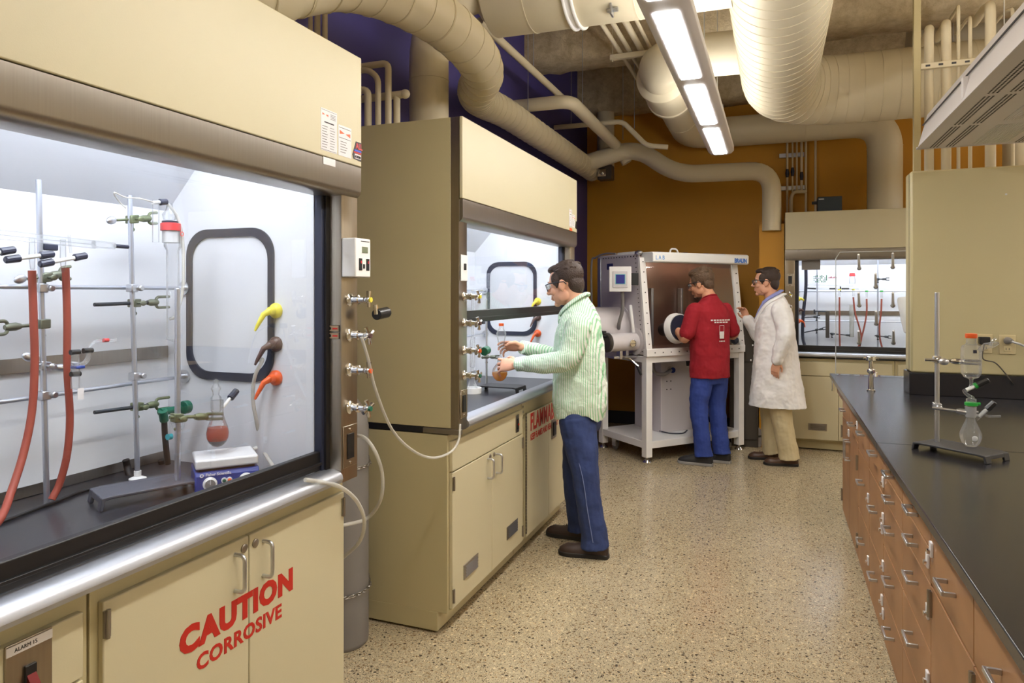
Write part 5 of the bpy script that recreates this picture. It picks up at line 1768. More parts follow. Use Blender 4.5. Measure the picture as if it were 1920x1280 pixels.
obj('bar', MB().box(c8(1548, 600, 7.93).x, c8(1555, 600, 7.93).x, 7.91, 7.95, c8(1551, 633, 7.93).z, c8(1551, 583, 7.93).z), DARKCAB, bb, bev=.003)
obj('arm', MB().cyl(c8(1526, 583, 7.93), c8(1553, 584, 7.93), .006, n=8).cyl(c8(1527, 580, 7.93), c8(1527, 588, 7.93), .008, n=8), DARKROD, bb)
cf = thing('red_capped_flask', 'glass flask with a red cap high in the back wall hood', 'flask', tuple(c8(1598, 530)))
q = c8(1598, 532, 7.88)
obj('glass', MB().lathe([(.001, 0), (.03, .002), (.032, .05), (.022, .08), (.001, .082)], axis(q, (0, 0, 1)), 20), GLASS, cf)
obj('cap', MB().lathe([(.001, .08), (.03, .08), (.026, .11), (.001, .112)], axis(q, (0, 0, 1)), 20), REDCAP, cf)
obj('hanging_wire', MB().cyl(q + Vector((0, 0, .11)), (q.x, q.y + .04, q.z + .16), .002, n=6), ALU, cf)
cv = thing('glass_cylinder', 'tall cloudy glass cylinder behind the V of red tubes', 'cylinder', tuple(c8(1597, 630)))
q = c8(1597, 632, 7.96)
obj('glass', MB().lathe([(.001, 0), (.022, .002), (.022, .34), (.001, .342)], axis((q.x, 7.96, q.z), (0, 0, 1)), 20), thin_glass('cloudy_glass', (.9, .9, .88), 1, .1, 1.45, .35, (.8, .8, .74)), cv)
frame(FH3)
obj('paper_notice', MB().box(.155, .325, .062, .064, 1.80, 1.895), GREYCYL, H3, smooth=0)
wr = MB()
for k in range(9):
    for j in range(4):
        if (k * 7 + j * 5) % 4:
            wr.box(.265 + k * .014, .274 + k * .014, .0725, .0735, 1.675 + j * .018, 1.684 + j * .018 + .004 * (k % 3))
obj('marker_note', wr, pm('green_marker', (60, 140, 100), .6), H3, smooth=0)
wr = MB()
for k in range(7):
    wr.box(.40 + k * .011, .408 + k * .011, .0725, .0735, 1.715, 1.724 + .005 * (k % 3))
obj('marker_note', wr, pm('red_marker', (200, 80, 100), .6), H3, smooth=0)
frame()
tubing('black_hose', 'grey hose hanging down the side wall of the back wall hood', [at(1511, 498, Y=7.6), at(1511, 540, Y=7.62), at(1506, 590, Y=7.62), at(1505, 630, Y=7.62), at(1510, 652, Y=7.6)], .016, GASKET, 'hose')

# ------------------------------------------------ on the bench
zB = .9375
cs_ = [at(*q, Z=zB + .028) for q in ((1722, 832), (1836, 853), (1760, 822), (1882, 846))]
ang = R(-43)
mid = (cs_[0] + cs_[1] + cs_[2] + cs_[3]) / 4
b0, b1 = mid - Vector((.13, 0, 0)), mid + Vector((.13, 0, 0))
rq = at(1757, 828, Z=zB + .03)
loc = Matrix.Rotation(-ang, 4, 'Z') @ (rq - mid)
ring_stand('charcoal ring stand with a long rod on the black bench top', mid, ang, (b1 - b0).length + .03, .15, zB, (loc.x, loc.y), at(1759, 548, Y=rq.y).z - zB, DARKBASE, .0088, .022)
fb = at(1820, 838, Z=zB + .0315)
BY = fb.y
SB = (at(1820, 800, Y=BY) - at(1820, 801, Y=BY)).length


def st3(rows, px, pad=0.0, n=28):
    b_ = at(px, rows[0][1], Y=BY)
    return MB().lathe([(max(.0006, r_ * SB - pad), at(px, y_, Y=BY).z - b_.z) for r_, y_ in rows], axis(b_, (0, 0, 1)), n)


p3 = lambda px, py, dy=0: at(px, py, Y=BY + dy)
fk = thing('glass_flask', 'empty pear shaped glass flask standing on the charcoal ring stand base', 'flask', tuple(fb))
obj('bulb', st3([(.3, 837.5), (9, 836), (15, 829), (18, 819), (17.5, 811), (13, 799), (9, 790), (7.2, 782), (7.2, 768)], 1820), GLASS, fk)
obj('frosted_joint', st3([(8, 782), (9.2, 780), (9.2, 763), (9.8, 762)], 1820), thin_glass('ground_glass', (.93, .94, .95), 1, .25, 1.4, .5, (.85, .86, .88)), fk)
obj('side_neck', MB().tube([p3(1829, 786), p3(1840, 777), p3(1848, 769)], [.009, .0085, .0085], 14), GLASS, fk)
s_ = stopcock(fk, p3(1836, 781), p3(1851, 767), .007, .0125, .036, BLKNOB)
obj('side_arm', MB().tube(fillet([p3(1845, 775), p3(1851, 780.5), p3(1876, 780)], .008), .0045, 10), GLASS, fk)
obj('ptfe_disc', MB().sph(p3(1828, 822, -.02), (.010, .003, .010)), PTFE, fk)
fu = thing('dropping_funnel', 'cylindrical glass dropping funnel with orange stopper held above the pear flask', 'funnel', tuple(p3(1821, 764)))
obj('body', st3([(4, 711), (6, 709.5), (12, 707), (16.5, 699), (17, 690), (17, 655), (15, 648), (10, 646), (8.2, 642), (8.2, 633)], 1821), GLASS, fu)
obj('stopper', st3([(.3, 634), (9.5, 633.5), (10, 630), (9.6, 625.5), (.3, 624.5)], 1821), ORANGE, fu)
obj('stem', MB().tube(spline([p3(1821, 710), p3(1821, 722), p3(1815, 731), p3(1808, 732), p3(1814, 740), p3(1824, 746), p3(1821, 754)]), .0065, 12), GLASS, fu)
tp = stopcock(fu, p3(1812, 731), p3(1832, 722), .0075, .0115, .042, BLKNOB)
obj('green_nut', MB().cyl(p3(1827, 724), p3(1832, 721.5), .0118, n=16), GREENCLIP, fu)
obj('lower_joint', st3([(6, 762), (8.6, 758), (8.6, 748), (5, 746)], 1821), GLASS, fu)
ck = obj('joint_clip', st3([(9.5, 760), (10.8, 759.5), (10.8, 754.5), (9.5, 754)], 1821), GREENCLIP, fu)
obj('clip_prong', MB().cyl(p3(1832, 757), p3(1838, 757), .006, n=10), GREENCLIP, ck)
obj('side_tap', MB().tube([p3(1835, 658), p3(1848, 648), p3(1862, 646), p3(1872, 643)], [.008, .012, .012, .006], 12).tube([p3(1856, 648), p3(1862, 638), p3(1867, 634)], [.006, .005, .004], 10), GLASS, fu)
obj('print', MB().box(-.006, .006, -.002, .0, -.006, .006, Matrix.Translation(p3(1828, 659, -.0365))), KNOB, fu, smooth=0)
clamp('upper metal clamp on the bench ring stand holding the dropping funnel', p3(1734, 674), p3(1790, 677), (rq.x, rq.y, p3(1757, 676).z), CHROME, .0055, jaw=.06, open_=.006, wing=p3(1770, 678, -.02))
clamp('lower metal clamp on the bench ring stand holding the flask neck', p3(1748, 764), p3(1800, 771), (rq.x, rq.y, p3(1757, 766).z), ALU, .0055, jaw=.035, open_=.006)

# ================================================================== PEOPLE
SKIN = pm('skin', (222, 166, 136), 0.5, mottle=0.05, mscale=30)
SKIN2 = pm('skin_tanned', (212, 152, 118), 0.5, mottle=0.05, mscale=30)
HAIR = pm('dark_brown_hair', (58, 42, 34), 0.55, mottle=0.3, mscale=40, bump=0.5, bscale=160)
HAIR2 = pm('brown_hair', (92, 70, 50), 0.55, mottle=0.4, mscale=40, bump=0.6, bscale=120)
DENIM = pm('blue_denim', (42, 58, 104), 0.8, mottle=0.45, mscale=6, bump=0.7, bscale=16)
DENIM2 = pm('bright_blue_denim', (44, 66, 142), 0.8, mottle=0.28, mscale=7, bump=0.7, bscale=16)
KHAKI = pm('khaki_cloth', (206, 190, 150), 0.8, mottle=0.08, mscale=9, bump=0.3, bscale=18)
SHIRT = stripes('green_striped_cloth', (150, 206, 160), (232, 240, 230), 26)
TEE = pm('red_cotton', (152, 16, 32), 0.85, mottle=0.08, mscale=8, bump=0.35, bscale=16)
COAT = pm('white_coat_cloth', (244, 242, 241), 0.85, mottle=0.02, mscale=8, bump=0.6, bscale=11)
LILAC = pm('lilac_shirt_cloth', (150, 156, 214), 0.8)
BROWNSH = pm('brown_leather', (78, 52, 36), 0.45, mottle=0.15, mscale=20)
DKBROWN = pm('dark_brown_leather', (58, 42, 36), 0.5, mottle=0.15, mscale=20)
BLKSH = pm('black_shoe_leather', (36, 35, 38), 0.5)
SOLEG = pm('grey_sole', (150, 148, 146), 0.6)
SOLED = pm('dark_sole', (34, 30, 28), 0.6)
EYEW = pm('eye_white', (230, 226, 222), 0.25)
EYED = pm('eye_iris', (48, 36, 28), 0.25)
LIPS = pm('lip_skin', (178, 108, 92), 0.5)
SPECDK = pm('dark_spectacle_frame', (30, 32, 44), 0.35)
LENSG = thin_glass('spectacle_lens', (.95, .96, .97), 1.2, .02, 1.5, .08, (.9, .92, .95))
BAKE = []
_tex = bpy.data.textures.new('cloth_folds', 'CLOUDS')
_tex.noise_scale = 0.10
_tex.noise_depth = 2


def solid(o, vox, smooth=4, folds=0.0):
    """Fuse overlapping closed volumes into one continuous surface."""
    m = o.modifiers.new('fuse', 'REMESH')
    m.mode = 'VOXEL'
    m.voxel_size = vox
    m.use_smooth_shade = True
    s = o.modifiers.new('soften', 'SMOOTH')
    s.factor = 0.5
    s.iterations = smooth
    if folds:
        d = o.modifiers.new('folds', 'DISPLACE')
        d.texture = _tex
        d.strength = folds
        d.mid_level = 0.5
        d.texture_coords = 'LOCAL'
    BAKE.append(o)
    return o


def ring(fc, z, hd, hw, sc=0.0, n=30, ex=2.4, zf=None):
    out = []
    for j in range(n):
        a = 2 * math.pi * j / n
        ca, sa = math.cos(a), math.sin(a)
        x = fc + hd * math.copysign(abs(ca) ** (2 / ex), ca)
        y = sc + hw * math.copysign(abs(sa) ** (2 / ex), sa)
        out.append(Vector((x, y, z + (zf(a) if zf else 0))))
    return out


def limb(mb, pts, rs, n=16, k=6, hem=False):
    """A tapering limb through joints, closed at both ends."""
    p = spline(pts, k)
    m = len(pts) - 1
    r = []
    for i in range(len(p)):
        t = min(m - 1e-6, i / k)
        a = int(t)
        r.append(rs[a] + (rs[a + 1] - rs[a]) * (t - a))
    mb.tube(p, r, n)
    mb.sph(p[0], rs[0] * .98, n=n, m=8)
    if not hem:
        mb.sph(p[-1], rs[-1] * .98, n=n, m=8)
    return mb


def hand(mb, wrist, d, dorsal, side, curl=(25, 30, 25), sc=1.0, tcurl=0.5, spread=0.0):
    """Palm, four bent fingers and a thumb leaving the side of the palm."""
    wrist, d, dorsal = Vector(wrist), Vector(d).normalized(), Vector(dorsal)
    dorsal = (dorsal - d * dorsal.dot(d)).normalized()
    y = dorsal.cross(d) * side      # towards the thumb
    P = lambda a, b, c: wrist + (d * a + y * b + dorsal * c) * sc
    rings = []
    for x, w, th in ((-.012, .026, .019), (.012, .030, .018), (.04, .038, .0165), (.07, .040, .014), (.088, .038, .0105), (.094, .034, .007)):
        rings.append([P(x, w * math.cos(2 * math.pi * j / 16), th * math.sin(2 * math.pi * j / 16)) for j in range(16)])
    mb.loops(rings)
    for k, (b, L) in enumerate(((.0295, .070), (.0100, .079), (-.0100, .073), (-.0285, .057))):
        a = 0.0
        x, c = .084, .0
        pts = [P(x - .015, b, c), P(x, b, c)]
        for q, fr in enumerate((.44, .31, .25)):
            a += R(curl[q] + 3 * k)
            x += L * fr * math.cos(a)
            c -= L * fr * math.sin(a)
            pts.append(P(x, b + spread * (1.5 - k) * .01 * (q + 1), c))
        mb.tube(pts, [.0088 * sc, .0086 * sc, .0080 * sc, .0074 * sc, .0062 * sc], 10)
        mb.sph(pts[-1], .0063 * sc, n=10, m=6)
    t = tcurl
    pts = [P(.008, .018, -.004), P(.030, .040, -.010), P(.055, .054 - .012 * t, -.018 - .014 * t), P(.080, .056 - .03 * t, -.024 - .03 * t)]
    mb.tube(pts, [.015 * sc, .0125 * sc, .0098 * sc, .0078 * sc], 12)
    mb.sph(pts[-1], .0079 * sc, n=10, m=6)
    return mb


def head(mb, M, beard=None):
    """Skull, face, nose, mouth and ears in the frame M (x forward, y left, z up)."""
    S3 = M.to_3x3()
    e = lambda c, r, rot=None: mb.sph(M @ Vector(c), r, S3 if rot is None else S3 @ rot, n=24, m=16)
    e((-.012, 0, .036), (.098, .076, .088))
    e((.020, 0, .020), (.072, .068, .085))
    e((.030, 0, -.040), (.062, .060, .078))
    e((.036, 0, -.078), (.050, .048, .038))
    e((.074, 0, -.102), (.019, .022, .017))
    for s in (-1, 1):
        e((.010, s * .048, -.062), (.040, .016, .036))
        e((.062, s * .036, -.028), (.026, .022, .024))
        e((.076, s * .030, .030), (.014, .026, .008))
        e((-.004, s * .077, -.006), (.020, .0075, .032), Matrix.Rotation(R(-12), 3, 'Y') @ Matrix.Rotation(R(s * 14), 3, 'Z'))
        e((.002, s * .072, -.030), (.010, .008, .012))
        e((.098, s * .011, -.032), (.010, .008, .008))
    mb.tube([M @ Vector(q) for q in ((.080, 0, .026), (.094, 0, .006), (.108, 0, -.014), (.116, 0, -.026), (.108, 0, -.034))], [.0085, .0095, .0115, .0125, .010], 14)
    e((.113, 0, -.026), (.0125, .0125, .0115))
    e((.088, 0, -.053), (.012, .024, .011))
    e((.091, 0, -.0605), (.0115, .022, .0062))
    e((.089, 0, -.0715), (.0115, .020, .0068))
    mb.tube([M @ Vector(q) for q in ((-.028, 0, -.02), (-.034, 0, -.09), (-.045, 0, -.15))], [.062, .057, .062], 24)


def face_parts(t, M, glasses='clear', lens=True):
    for s in (-1, 1):
        c = M @ Vector((.077, s * .032, .010))
        ey = obj('eye', MB().sph(c, .0125, n=16, m=12), EYEW, t)
        obj('iris', MB().sph(M @ Vector((.086, s * .032, .009)), .0052, n=12, m=8), EYED, ey)
    bw = MB()
    for s in (-1, 1):
        bw.tube([M @ Vector(q) for q in ((.093, s * .012, .030), (.091, s * .030, .0345), (.078, s * .050, .029))], [.0030, .0036, .002], 8)
    obj('eyebrow', bw, HAIR, t)
    obj('lips', MB().sph(M @ Vector((.0985, 0, -.0655)), (.0055, .018, .0052), M.to_3x3(), 14, 8), LIPS, t)
    g = MB()
    fr = SPECDK
    for s in (-1, 1):
        g.tube([M @ Vector(q) for q in ((-.022, s * .084, .010), (.03, s * .0835, .018), (.070, s * .078, .020), (.098, s * .066, .018))], [.0030, .0036, .0036, .0034], 8)
        g.tube([M @ Vector(q) for q in ((-.022, s * .084, .010), (-.034, s * .084, -.008))], [.003, .004], 8)
        g.tube([M @ Vector(q) for q in ((.098, s * .066, .018), (.108, s * .040, .022), (.113, s * .012, .018))], .0026, 8)
        g.tube([M @ Vector(q) for q in ((.098, s * .066, .018), (.096, s * .062, -.012), (.104, s * .036, -.020), (.110, s * .014, -.010), (.113, s * .010, .012))], .0020, 8)
    g.tube([M @ Vector(q) for q in ((.113, .012, .014), (.116, 0, .014), (.113, -.012, .014))], .0022, 8)
    gl = obj('glasses', g, fr, t)
    ln = MB()
    for s in (-1, 1):
        pts = [(.098, .065, .018), (.108, .040, .021), (.112, .012, .017), (.110, .013, -.010), (.104, .036, -.019), (.096, .061, -.011)]
        ln.add([M @ Vector((a, s * b, c)) for a, b, c in pts], [(0, 1, 2, 3, 4, 5)])
        ln.add([M @ Vector((a, s * b, c)) for a, b, c in ((.098, .067, .018), (.072, .079, .018), (.072, .078, -.008), (.096, .063, -.011))], [(0, 1, 2, 3)])
    obj('lens', ln, LENSG, gl, smooth=0)


def hair(t, M, mat, bulk=0.0, quiff=0.0, nape=-.02):
    S3 = M.to_3x3()
    mb = MB()
    e = lambda c, r: mb.sph(M @ Vector(c), r, S3, n=24, m=16)
    b = bulk
    e((-.030, 0, .052), (.096 + b, .0835 + b * .6, .085 + b))
    e((-.062, 0, -.002 + nape * .3), (.052, .070 + b * .4, .075))
    e((.030, 0, .100 + b * .6), (.055, .058, .028 + quiff))
    for s in (-1, 1):
        e((.028, s * .066, .036), (.030, .0135, .040))
        e((.030, s * .0715, .004), (.009, .006, .022))
    rnd = random.Random(5)
    for k in range(70):
        a, q = rnd.uniform(0, 6.28), rnd.uniform(.1, 1.25)
        c = Vector((-.030 + (.094 + b) * math.sin(q) * math.cos(a), (.081 + b * .6) * math.sin(q) * math.sin(a), .052 + (.083 + b) * math.cos(q)))
        if c.x > .05 and c.z < .09:
            continue
        e(c, (.016 + b * .3, .007, .006 + b * .3))
    o = obj('hair', mb, mat, t)
    return solid(o, .0040, 2)


def shoe(t, pos, yaw, upper, sole, ln=.285, h=.075, w=.048, toe=.045, laces=True):
    """A shoe with its heel near pos, pointing along yaw (in the current frame)."""
    m = Matrix.Translation(Vector(pos)) @ Matrix.Rotation(yaw, 4, 'Z')
    prof = [(-.075, .030, h * .75), (-.068, .036, h), (-.04, .038, h * 1.12), (.0, .037, h * 1.15), (.04, .038, h * .98), (.08, .043, h * .78), (.12, w, h * .66), (.16, w * .98, toe + .008), (.19, w * .8, toe * .85), (.208, w * .45, toe * .55)]
    k = ln / .285
    rings = []
    for x, hw_, hh in prof:
        rings.append([m @ Vector((x * k, hw_ * math.cos(a), .016 + hh * max(0.0, math.sin(a)) ** .75)) for a in [math.pi * j / 14 for j in range(15)]])
    s = obj('shoe', MB().loops(rings), upper, t, smooth=60)
    out = [(x * k, hw_ + .004) for x, hw_, hh in prof]
    poly = [(out[0][0] - .008, 0)] + [(x, y) for x, y in out] + [(out[-1][0] + .010, 0)] + [(x, -y) for x, y in reversed(out)]
    obj('sole', MB().prism(poly, .0, .026, 'z', m), sole, s, bev=.004)
    if laces:
        lb_ = MB()
        for q in range(4):
            x = .035 + q * .02
            zz = .016 + h * (1.0 - .11 * q) + .004
            lb_.tube([m @ Vector((x * k, -.020, zz - .012)), m @ Vector((x * k + .004, 0, zz)), m @ Vector((x * k, .020, zz - .012))], .0028, 6)
        obj('laces', lb_, SOLED, s)
    return s


def person(label, pos, yaw):
    frame(Matrix.Translation(Vector((pos[0], pos[1], 0))) @ Matrix.Rotation(yaw, 4, 'Z'))
    return thing('person', label, 'person', (0, 0, 0))


def hframe(c, yaw=0.0, pitch=0.0, roll=0.0):
    return Matrix.Translation(Vector(c)) @ Matrix.Rotation(yaw, 4, 'Z') @ Matrix.Rotation(pitch, 4, 'Y') @ Matrix.Rotation(roll, 4, 'X')


def loc_of(p, pos, yaw):
    """A room point in a person's own frame."""
    return Matrix.Rotation(-yaw, 3, 'Z') @ (Vector(p) - Vector((pos[0], pos[1], 0)))


def legs_body(mb, hip, L, Rr):
    for pts in (L, Rr):
        limb(mb, pts, [.075, .052, .042, .036][:len(pts)])


# ------------------------------------------------------------------ the man in the striped shirt
P1, Y1 = (-1.12, 4.10), R(180)
t = person('man in green striped shirt and jeans holding an amber flask at the middle hood', P1, Y1)
lo = lambda px, py, Y: loc_of(at(px, py, Y=Y), P1, Y1)
FY = mid.y if False else at(937, 700, X=MXX).y
wl = lo(967, 683, FY - .062)
wr = lo(977, 650, FY + .10)
HM = hframe(lo(1057, 533, 4.10) + Vector((-.010, 0, .0)), R(-2), R(14)) @ Matrix.Scale(1.06, 4)
shL, shR = Vector((-.035, .185, 1.375)), Vector((.02, -.185, 1.375))
elL = lo(1058, 676, 3.84)
elR = Vector((.17, -.235, 1.14))
kneeL, ankL = lo(1098, 888, 3.98), lo(1112, 1008, 3.97)
kneeR, ankR = lo(1078, 885, 4.20), lo(1086, 985, 4.22)
hipL, hipR = Vector((0.0, .085, .86)), Vector((.02, -.085, .86))
b = MB()
head(b, HM)
nk = HM @ Vector((-.036, 0, -.10))
b.tube([nk, Vector((.022, 0, 1.50)), Vector((.005, 0, 1.38))], [.060, .066, .080], 20)
b.loops([ring(.0, .82, .10, .13), ring(.0, .95, .105, .13), ring(.005, 1.15, .10, .13), ring(.01, 1.30, .10, .15), ring(.0, 1.38, .07, .15), ring(-.01, 1.43, .05, .08)])
for sh, el, w in ((shL, elL, wl), (shR, elR, wr)):
    limb(b, [sh, el, w], [.048, .040, .027])
limb(b, [hipL, kneeL, ankL + Vector((0, 0, .03))], [.075, .052, .038])
limb(b, [hipR, kneeR, ankR + Vector((0, 0, .03))], [.075, .052, .038])
hand(b, wl, (1, -.10, -.08), (.15, 1, .45), -1, (16, 34, 30), 1.08, .3, .5)
hand(b, wr, (1, .10, .05), (.1, -.8, .6), 1, (24, 36, 28), 1.05, .6, .4)
solid(obj('body', b, SKIN, t), .0034, 3)
face_parts(t, HM)
hair(t, HM, HAIR, .0, .0)
# shirt
sm = MB()
hem = lambda a: .085 * math.exp(-((abs(math.atan2(math.sin(a), math.cos(a))) - 1.75) / .42) ** 2)
sm.loops([ring(.010, .795, .150, .185, zf=hem), ring(.008, .90, .160, .188), ring(.008, .97, .162, .186), ring(.010, 1.10, .160, .180), ring(.015, 1.24, .152, .190), ring(.012, 1.34, .132, .200), ring(.010, 1.405, .116, .180, zf=lambda a: -.012 * math.cos(a)), ring(.024, 1.450, .100, .125, zf=lambda a: -.035 * math.cos(a)), ring(.040, 1.480, .086, .088, zf=lambda a: -.055 * math.cos(a)), ring(.044, 1.498, .080, .078, zf=lambda a: -.060 * math.cos(a))])
for sh, el, w in ((shL, elL, wl), (shR, elR, wr)):
    limb(sm, [sh, (sh + el) / 2 + Vector((-.01, 0, -.012)), el, (el + w) / 2 + Vector((0, 0, -.006)), w - (w - el).normalized() * .03], [.080, .076, .066, .056, .044])
solid(obj('shirt', sm, SHIRT, t), .0055, 4, .020)
cl = MB()
for s in (-1, 1):
    cl.tube(spline([(-.036, 0, 1.568), (-.015, s * .060, 1.552), (.05, s * .078, 1.505), (.105, s * .056, 1.462), (.130, s * .030, 1.430), (.125, s * .052, 1.395)]), [.009] * 41, 10, flat=2.6)
obj('collar', cl, SHIRT, t)
cf = MB()
for el, w in ((elL, wl), (elR, wr)):
    d = (w - el).normalized()
    cf.tube([w - d * .065, w - d * .055, w - d * .008, w - d * .004], [.036, .0445, .043, .036], 20)
obj('cuff', cf, SHIRT, t)
# jeans
jm = MB()
jm.loops([ring(.0, .72, .105, .155), ring(.0, .80, .125, .170), ring(.0, .90, .128, .168), ring(.0, .95, .120, .16)])
limb(jm, [Vector((.005, .085, .80)), (Vector((.005, .085, .80)) + kneeL) / 2, kneeL, (kneeL + ankL) / 2, ankL + Vector((-.005, 0, .03)), Vector((ankL.x - .012, ankL.y, .058))], [.110, .102, .084, .076, .078, .088], hem=True)
limb(jm, [Vector((.015, -.085, .80)), (Vector((.015, -.085, .80)) + kneeR) / 2, kneeR, (kneeR + ankR) / 2, ankR + Vector((-.005, 0, .03)), Vector((ankR.x - .012, ankR.y, .058))], [.110, .100, .084, .076, .078, .088], hem=True)
solid(obj('jeans', jm, DENIM, t), .006, 4, .018)
obj('side_seam', MB().tube(spline([Vector((.0, .192, .80)), Vector((.0, .180, .70)), kneeL + Vector((-.005, .088, 0)), (kneeL + ankL) / 2 + Vector((-.01, .082, 0)), ankL + Vector((-.02, .080, 0))]), .0025, 6), pm('denim_thread', (112, 124, 164), .8), t)
fl0, fr0 = lo(1116, 1038, 3.97), lo(1082, 1006, 4.22)
shoe(t, (fl0.x, fl0.y, 0), R(6), DKBROWN, SOLED, .295, .078)
shoe(t, (fr0.x - .01, fr0.y, 0), R(-4), DKBROWN, SOLED, .295, .078)

# ------------------------------------------------------------------ the man in the red T-shirt
P2, Y2 = (-.56, 6.53), R(138.4)
t = person('man in red T-shirt and blue jeans with arms in the glove box ports', P2, Y2)
w2 = lambda px, py, Y: loc_of(at(px, py, Y=Y), P2, Y2)
prt = lambda x: loc_of(FG @ Vector((x, .06, 1.235)), P2, Y2)
HM = hframe((.090, .025, 1.655), R(30), R(16)) @ Matrix.Scale(1.04, 4)
shL, shR = Vector((.0, .185, 1.415)), Vector((.0, -.185, 1.415))
wl, wr = prt(.375), prt(.80)
elL, elR = Vector((.02, .270, 1.165)), Vector((.0, -.30, 1.18))
hipL, hipR = Vector((.0, .09, .90)), Vector((.0, -.09, .90))
anL, anR = w2(1318, 846, 6.44), w2(1352, 842, 6.60)
knL, knR = (hipL + anL) / 2 + Vector((.03, .02, .02)), (hipR + anR) / 2 + Vector((.03, 0, .02))
b = MB()
head(b, HM)
nk = HM @ Vector((-.036, 0, -.10))
b.tube([nk, Vector((.01, .005, 1.53)), Vector((-.01, 0, 1.42))], [.058, .060, .072], 20)
b.loops([ring(.0, .86, .095, .13), ring(.0, 1.0, .095, .13), ring(.0, 1.2, .095, .13), ring(.0, 1.36, .09, .15), ring(.0, 1.44, .065, .15), ring(.0, 1.48, .05, .08)])
for sh, el, w in ((shL, elL, wl), (shR, elR, wr)):
    limb(b, [sh, el, el.lerp(w, .5), w], [.050, .043, .042, .030])
limb(b, [hipL, knL, anL], [.075, .052, .038])
limb(b, [hipR, knR, anR], [.075, .052, .038])
for w, el, s in ((wl, elL, 1), (wr, elR, -1)):
    hand(b, w, w - el, (0, s, .6), -s, (25, 30, 25), .96, .5)
solid(obj('body', b, SKIN2, t), .0036, 3)
face_parts(t, HM)
hair(t, HM, HAIR2, .010, .010)
obj('goatee', MB().sph(HM @ Vector((.074, 0, -.106)), (.020, .022, .016), HM.to_3x3(), 14, 8), HAIR, t)
sm = MB()
sm.loops([ring(.0, .795, .140, .195), ring(.0, .87, .142, .195), ring(.0, 1.00, .140, .190), ring(.002, 1.15, .138, .190), ring(.005, 1.28, .135, .200), ring(.0, 1.40, .110, .205), ring(-.004, 1.455, .082, .165), ring(.004, 1.495, .076, .105, zf=lambda a: -.022 * math.cos(a)), ring(.012, 1.522, .068, .074, zf=lambda a: -.032 * math.cos(a))])
for sh, el in ((shL, elL), (shR, elR)):
    limb(sm, [sh + Vector((0, 0, -.005)), sh.lerp(el, .5), sh.lerp(el, .84)], [.072, .071, .070])
solid(obj('t_shirt', sm, TEE, t), .0055, 4, .020)
obj('neck_band', MB().tube([(.012 + .066 * math.cos(a), .070 * math.sin(a), 1.524 - .032 * math.cos(a)) for a in [2 * math.pi * k / 28 for k in range(28)]], .007, 8, closed=True), TEE, t)
# print on the back
bx = -.150
def back(y, z, h_=.006, w_=.02):
    return (bx, y, z, h_, w_)
pr = MB()
rnd = random.Random(3)
SHX = lambda y, z: -(.148 if z < 1.3 else .148 - (z - 1.3) * .10) * (1 - .45 * (abs(y) / .2) ** 2.6) - .0035
def dash(y0, y1, z, h_):
    n = max(1, int(abs(y1 - y0) / .02))
    for i in range(n):
        a, c_ = y0 + (y1 - y0) * i / n, y0 + (y1 - y0) * (i + 1) / n
        pr.add([(SHX(a, z), a, z - h_), (SHX(c_, z), c_, z - h_), (SHX(c_, z + h_), c_, z + h_), (SHX(a, z + h_), a, z + h_)], [(0, 1, 2, 3)])
for z, w_, h_ in ((1.325, .115, .006), (1.305, .082, .0055)):
    y = w_
    while y > -w_:
        l_ = rnd.uniform(.014, .035)
        dash(y, max(-w_, y - l_), z, h_)
        y -= l_ + .007
dash(.028, .024, 1.235, .042)
dash(-.024, -.028, 1.235, .042)
dash(.028, -.028, 1.276, .002)
dash(.026, -.026, 1.19, .032)
for y in (.03, .012, -.006, -.024):
    dash(y, y - .013, 1.135, .005)
obj('shirt_print', pr, WHITETXT, t, smooth=0)
jm = MB()
jm.loops([ring(.0, .74, .105, .165), ring(.0, .82, .122, .178), ring(.0, .92, .120, .17)])
for hp_, kn, an in ((hipL, knL, anL), (hipR, knR, anR)):
    h2 = Vector((hp_.x, hp_.y, .80))
    limb(jm, [h2, h2.lerp(kn, .5), kn, kn.lerp(an, .5), an + Vector((0, 0, .03)), Vector((an.x - .01, an.y, .080))], [.100, .096, .082, .074, .074, .082], hem=True)
solid(obj('jeans', jm, DENIM2, t), .006, 4, .020)
for an in (anL, anR):
    shoe(t, (an.x - .005, an.y, 0), R(36), BLKSH, SOLEG, .31, .098)

# ------------------------------------------------------------------ the man in the lab coat
P3, Y3 = (0.0, 6.80), R(180)
t = person('man in white lab coat and khaki trousers resting a hand on the glove box frame', P3, Y3)
w3 = lambda px, py, Y: loc_of(at(px, py, Y=Y), P3, Y3)
HM = hframe(w3(1436, 529, 6.80), R(0), R(2)) @ Matrix.Scale(1.04, 4)
shL, shR = Vector((-.05, .20, 1.415)), Vector((.01, -.19, 1.415))
wl, elL = w3(1456, 678, 6.55), w3(1471, 632, 6.53)
wr, elR = w3(1401, 597, 6.98), w3(1425, 630, 7.05)
hipL, hipR = Vector((-.03, .09, .92)), Vector((.0, -.09, .92))
anL, anR = w3(1477, 852, 6.70), w3(1446, 846, 6.89)
knL, knR = (hipL + anL) / 2 + Vector((.02, .0, .0)), (hipR + anR) / 2 + Vector((.02, 0, .0))
b = MB()
head(b, HM)
nk = HM @ Vector((-.036, 0, -.10))
b.tube([nk, Vector((.01, 0, 1.52)), Vector((-.01, 0, 1.40))], [.058, .062, .075], 20)
b.loops([ring(-.02, .86, .095, .13), ring(-.02, 1.0, .095, .13), ring(-.01, 1.2, .095, .13), ring(.0, 1.36, .09, .15), ring(-.01, 1.43, .065, .15), ring(.0, 1.47, .05, .08)])
for sh, el, w in ((shL, elL, wl), (shR, elR, wr)):
    limb(b, [sh, el, w], [.048, .040, .028])
limb(b, [hipL, knL, anL], [.075, .052, .038])
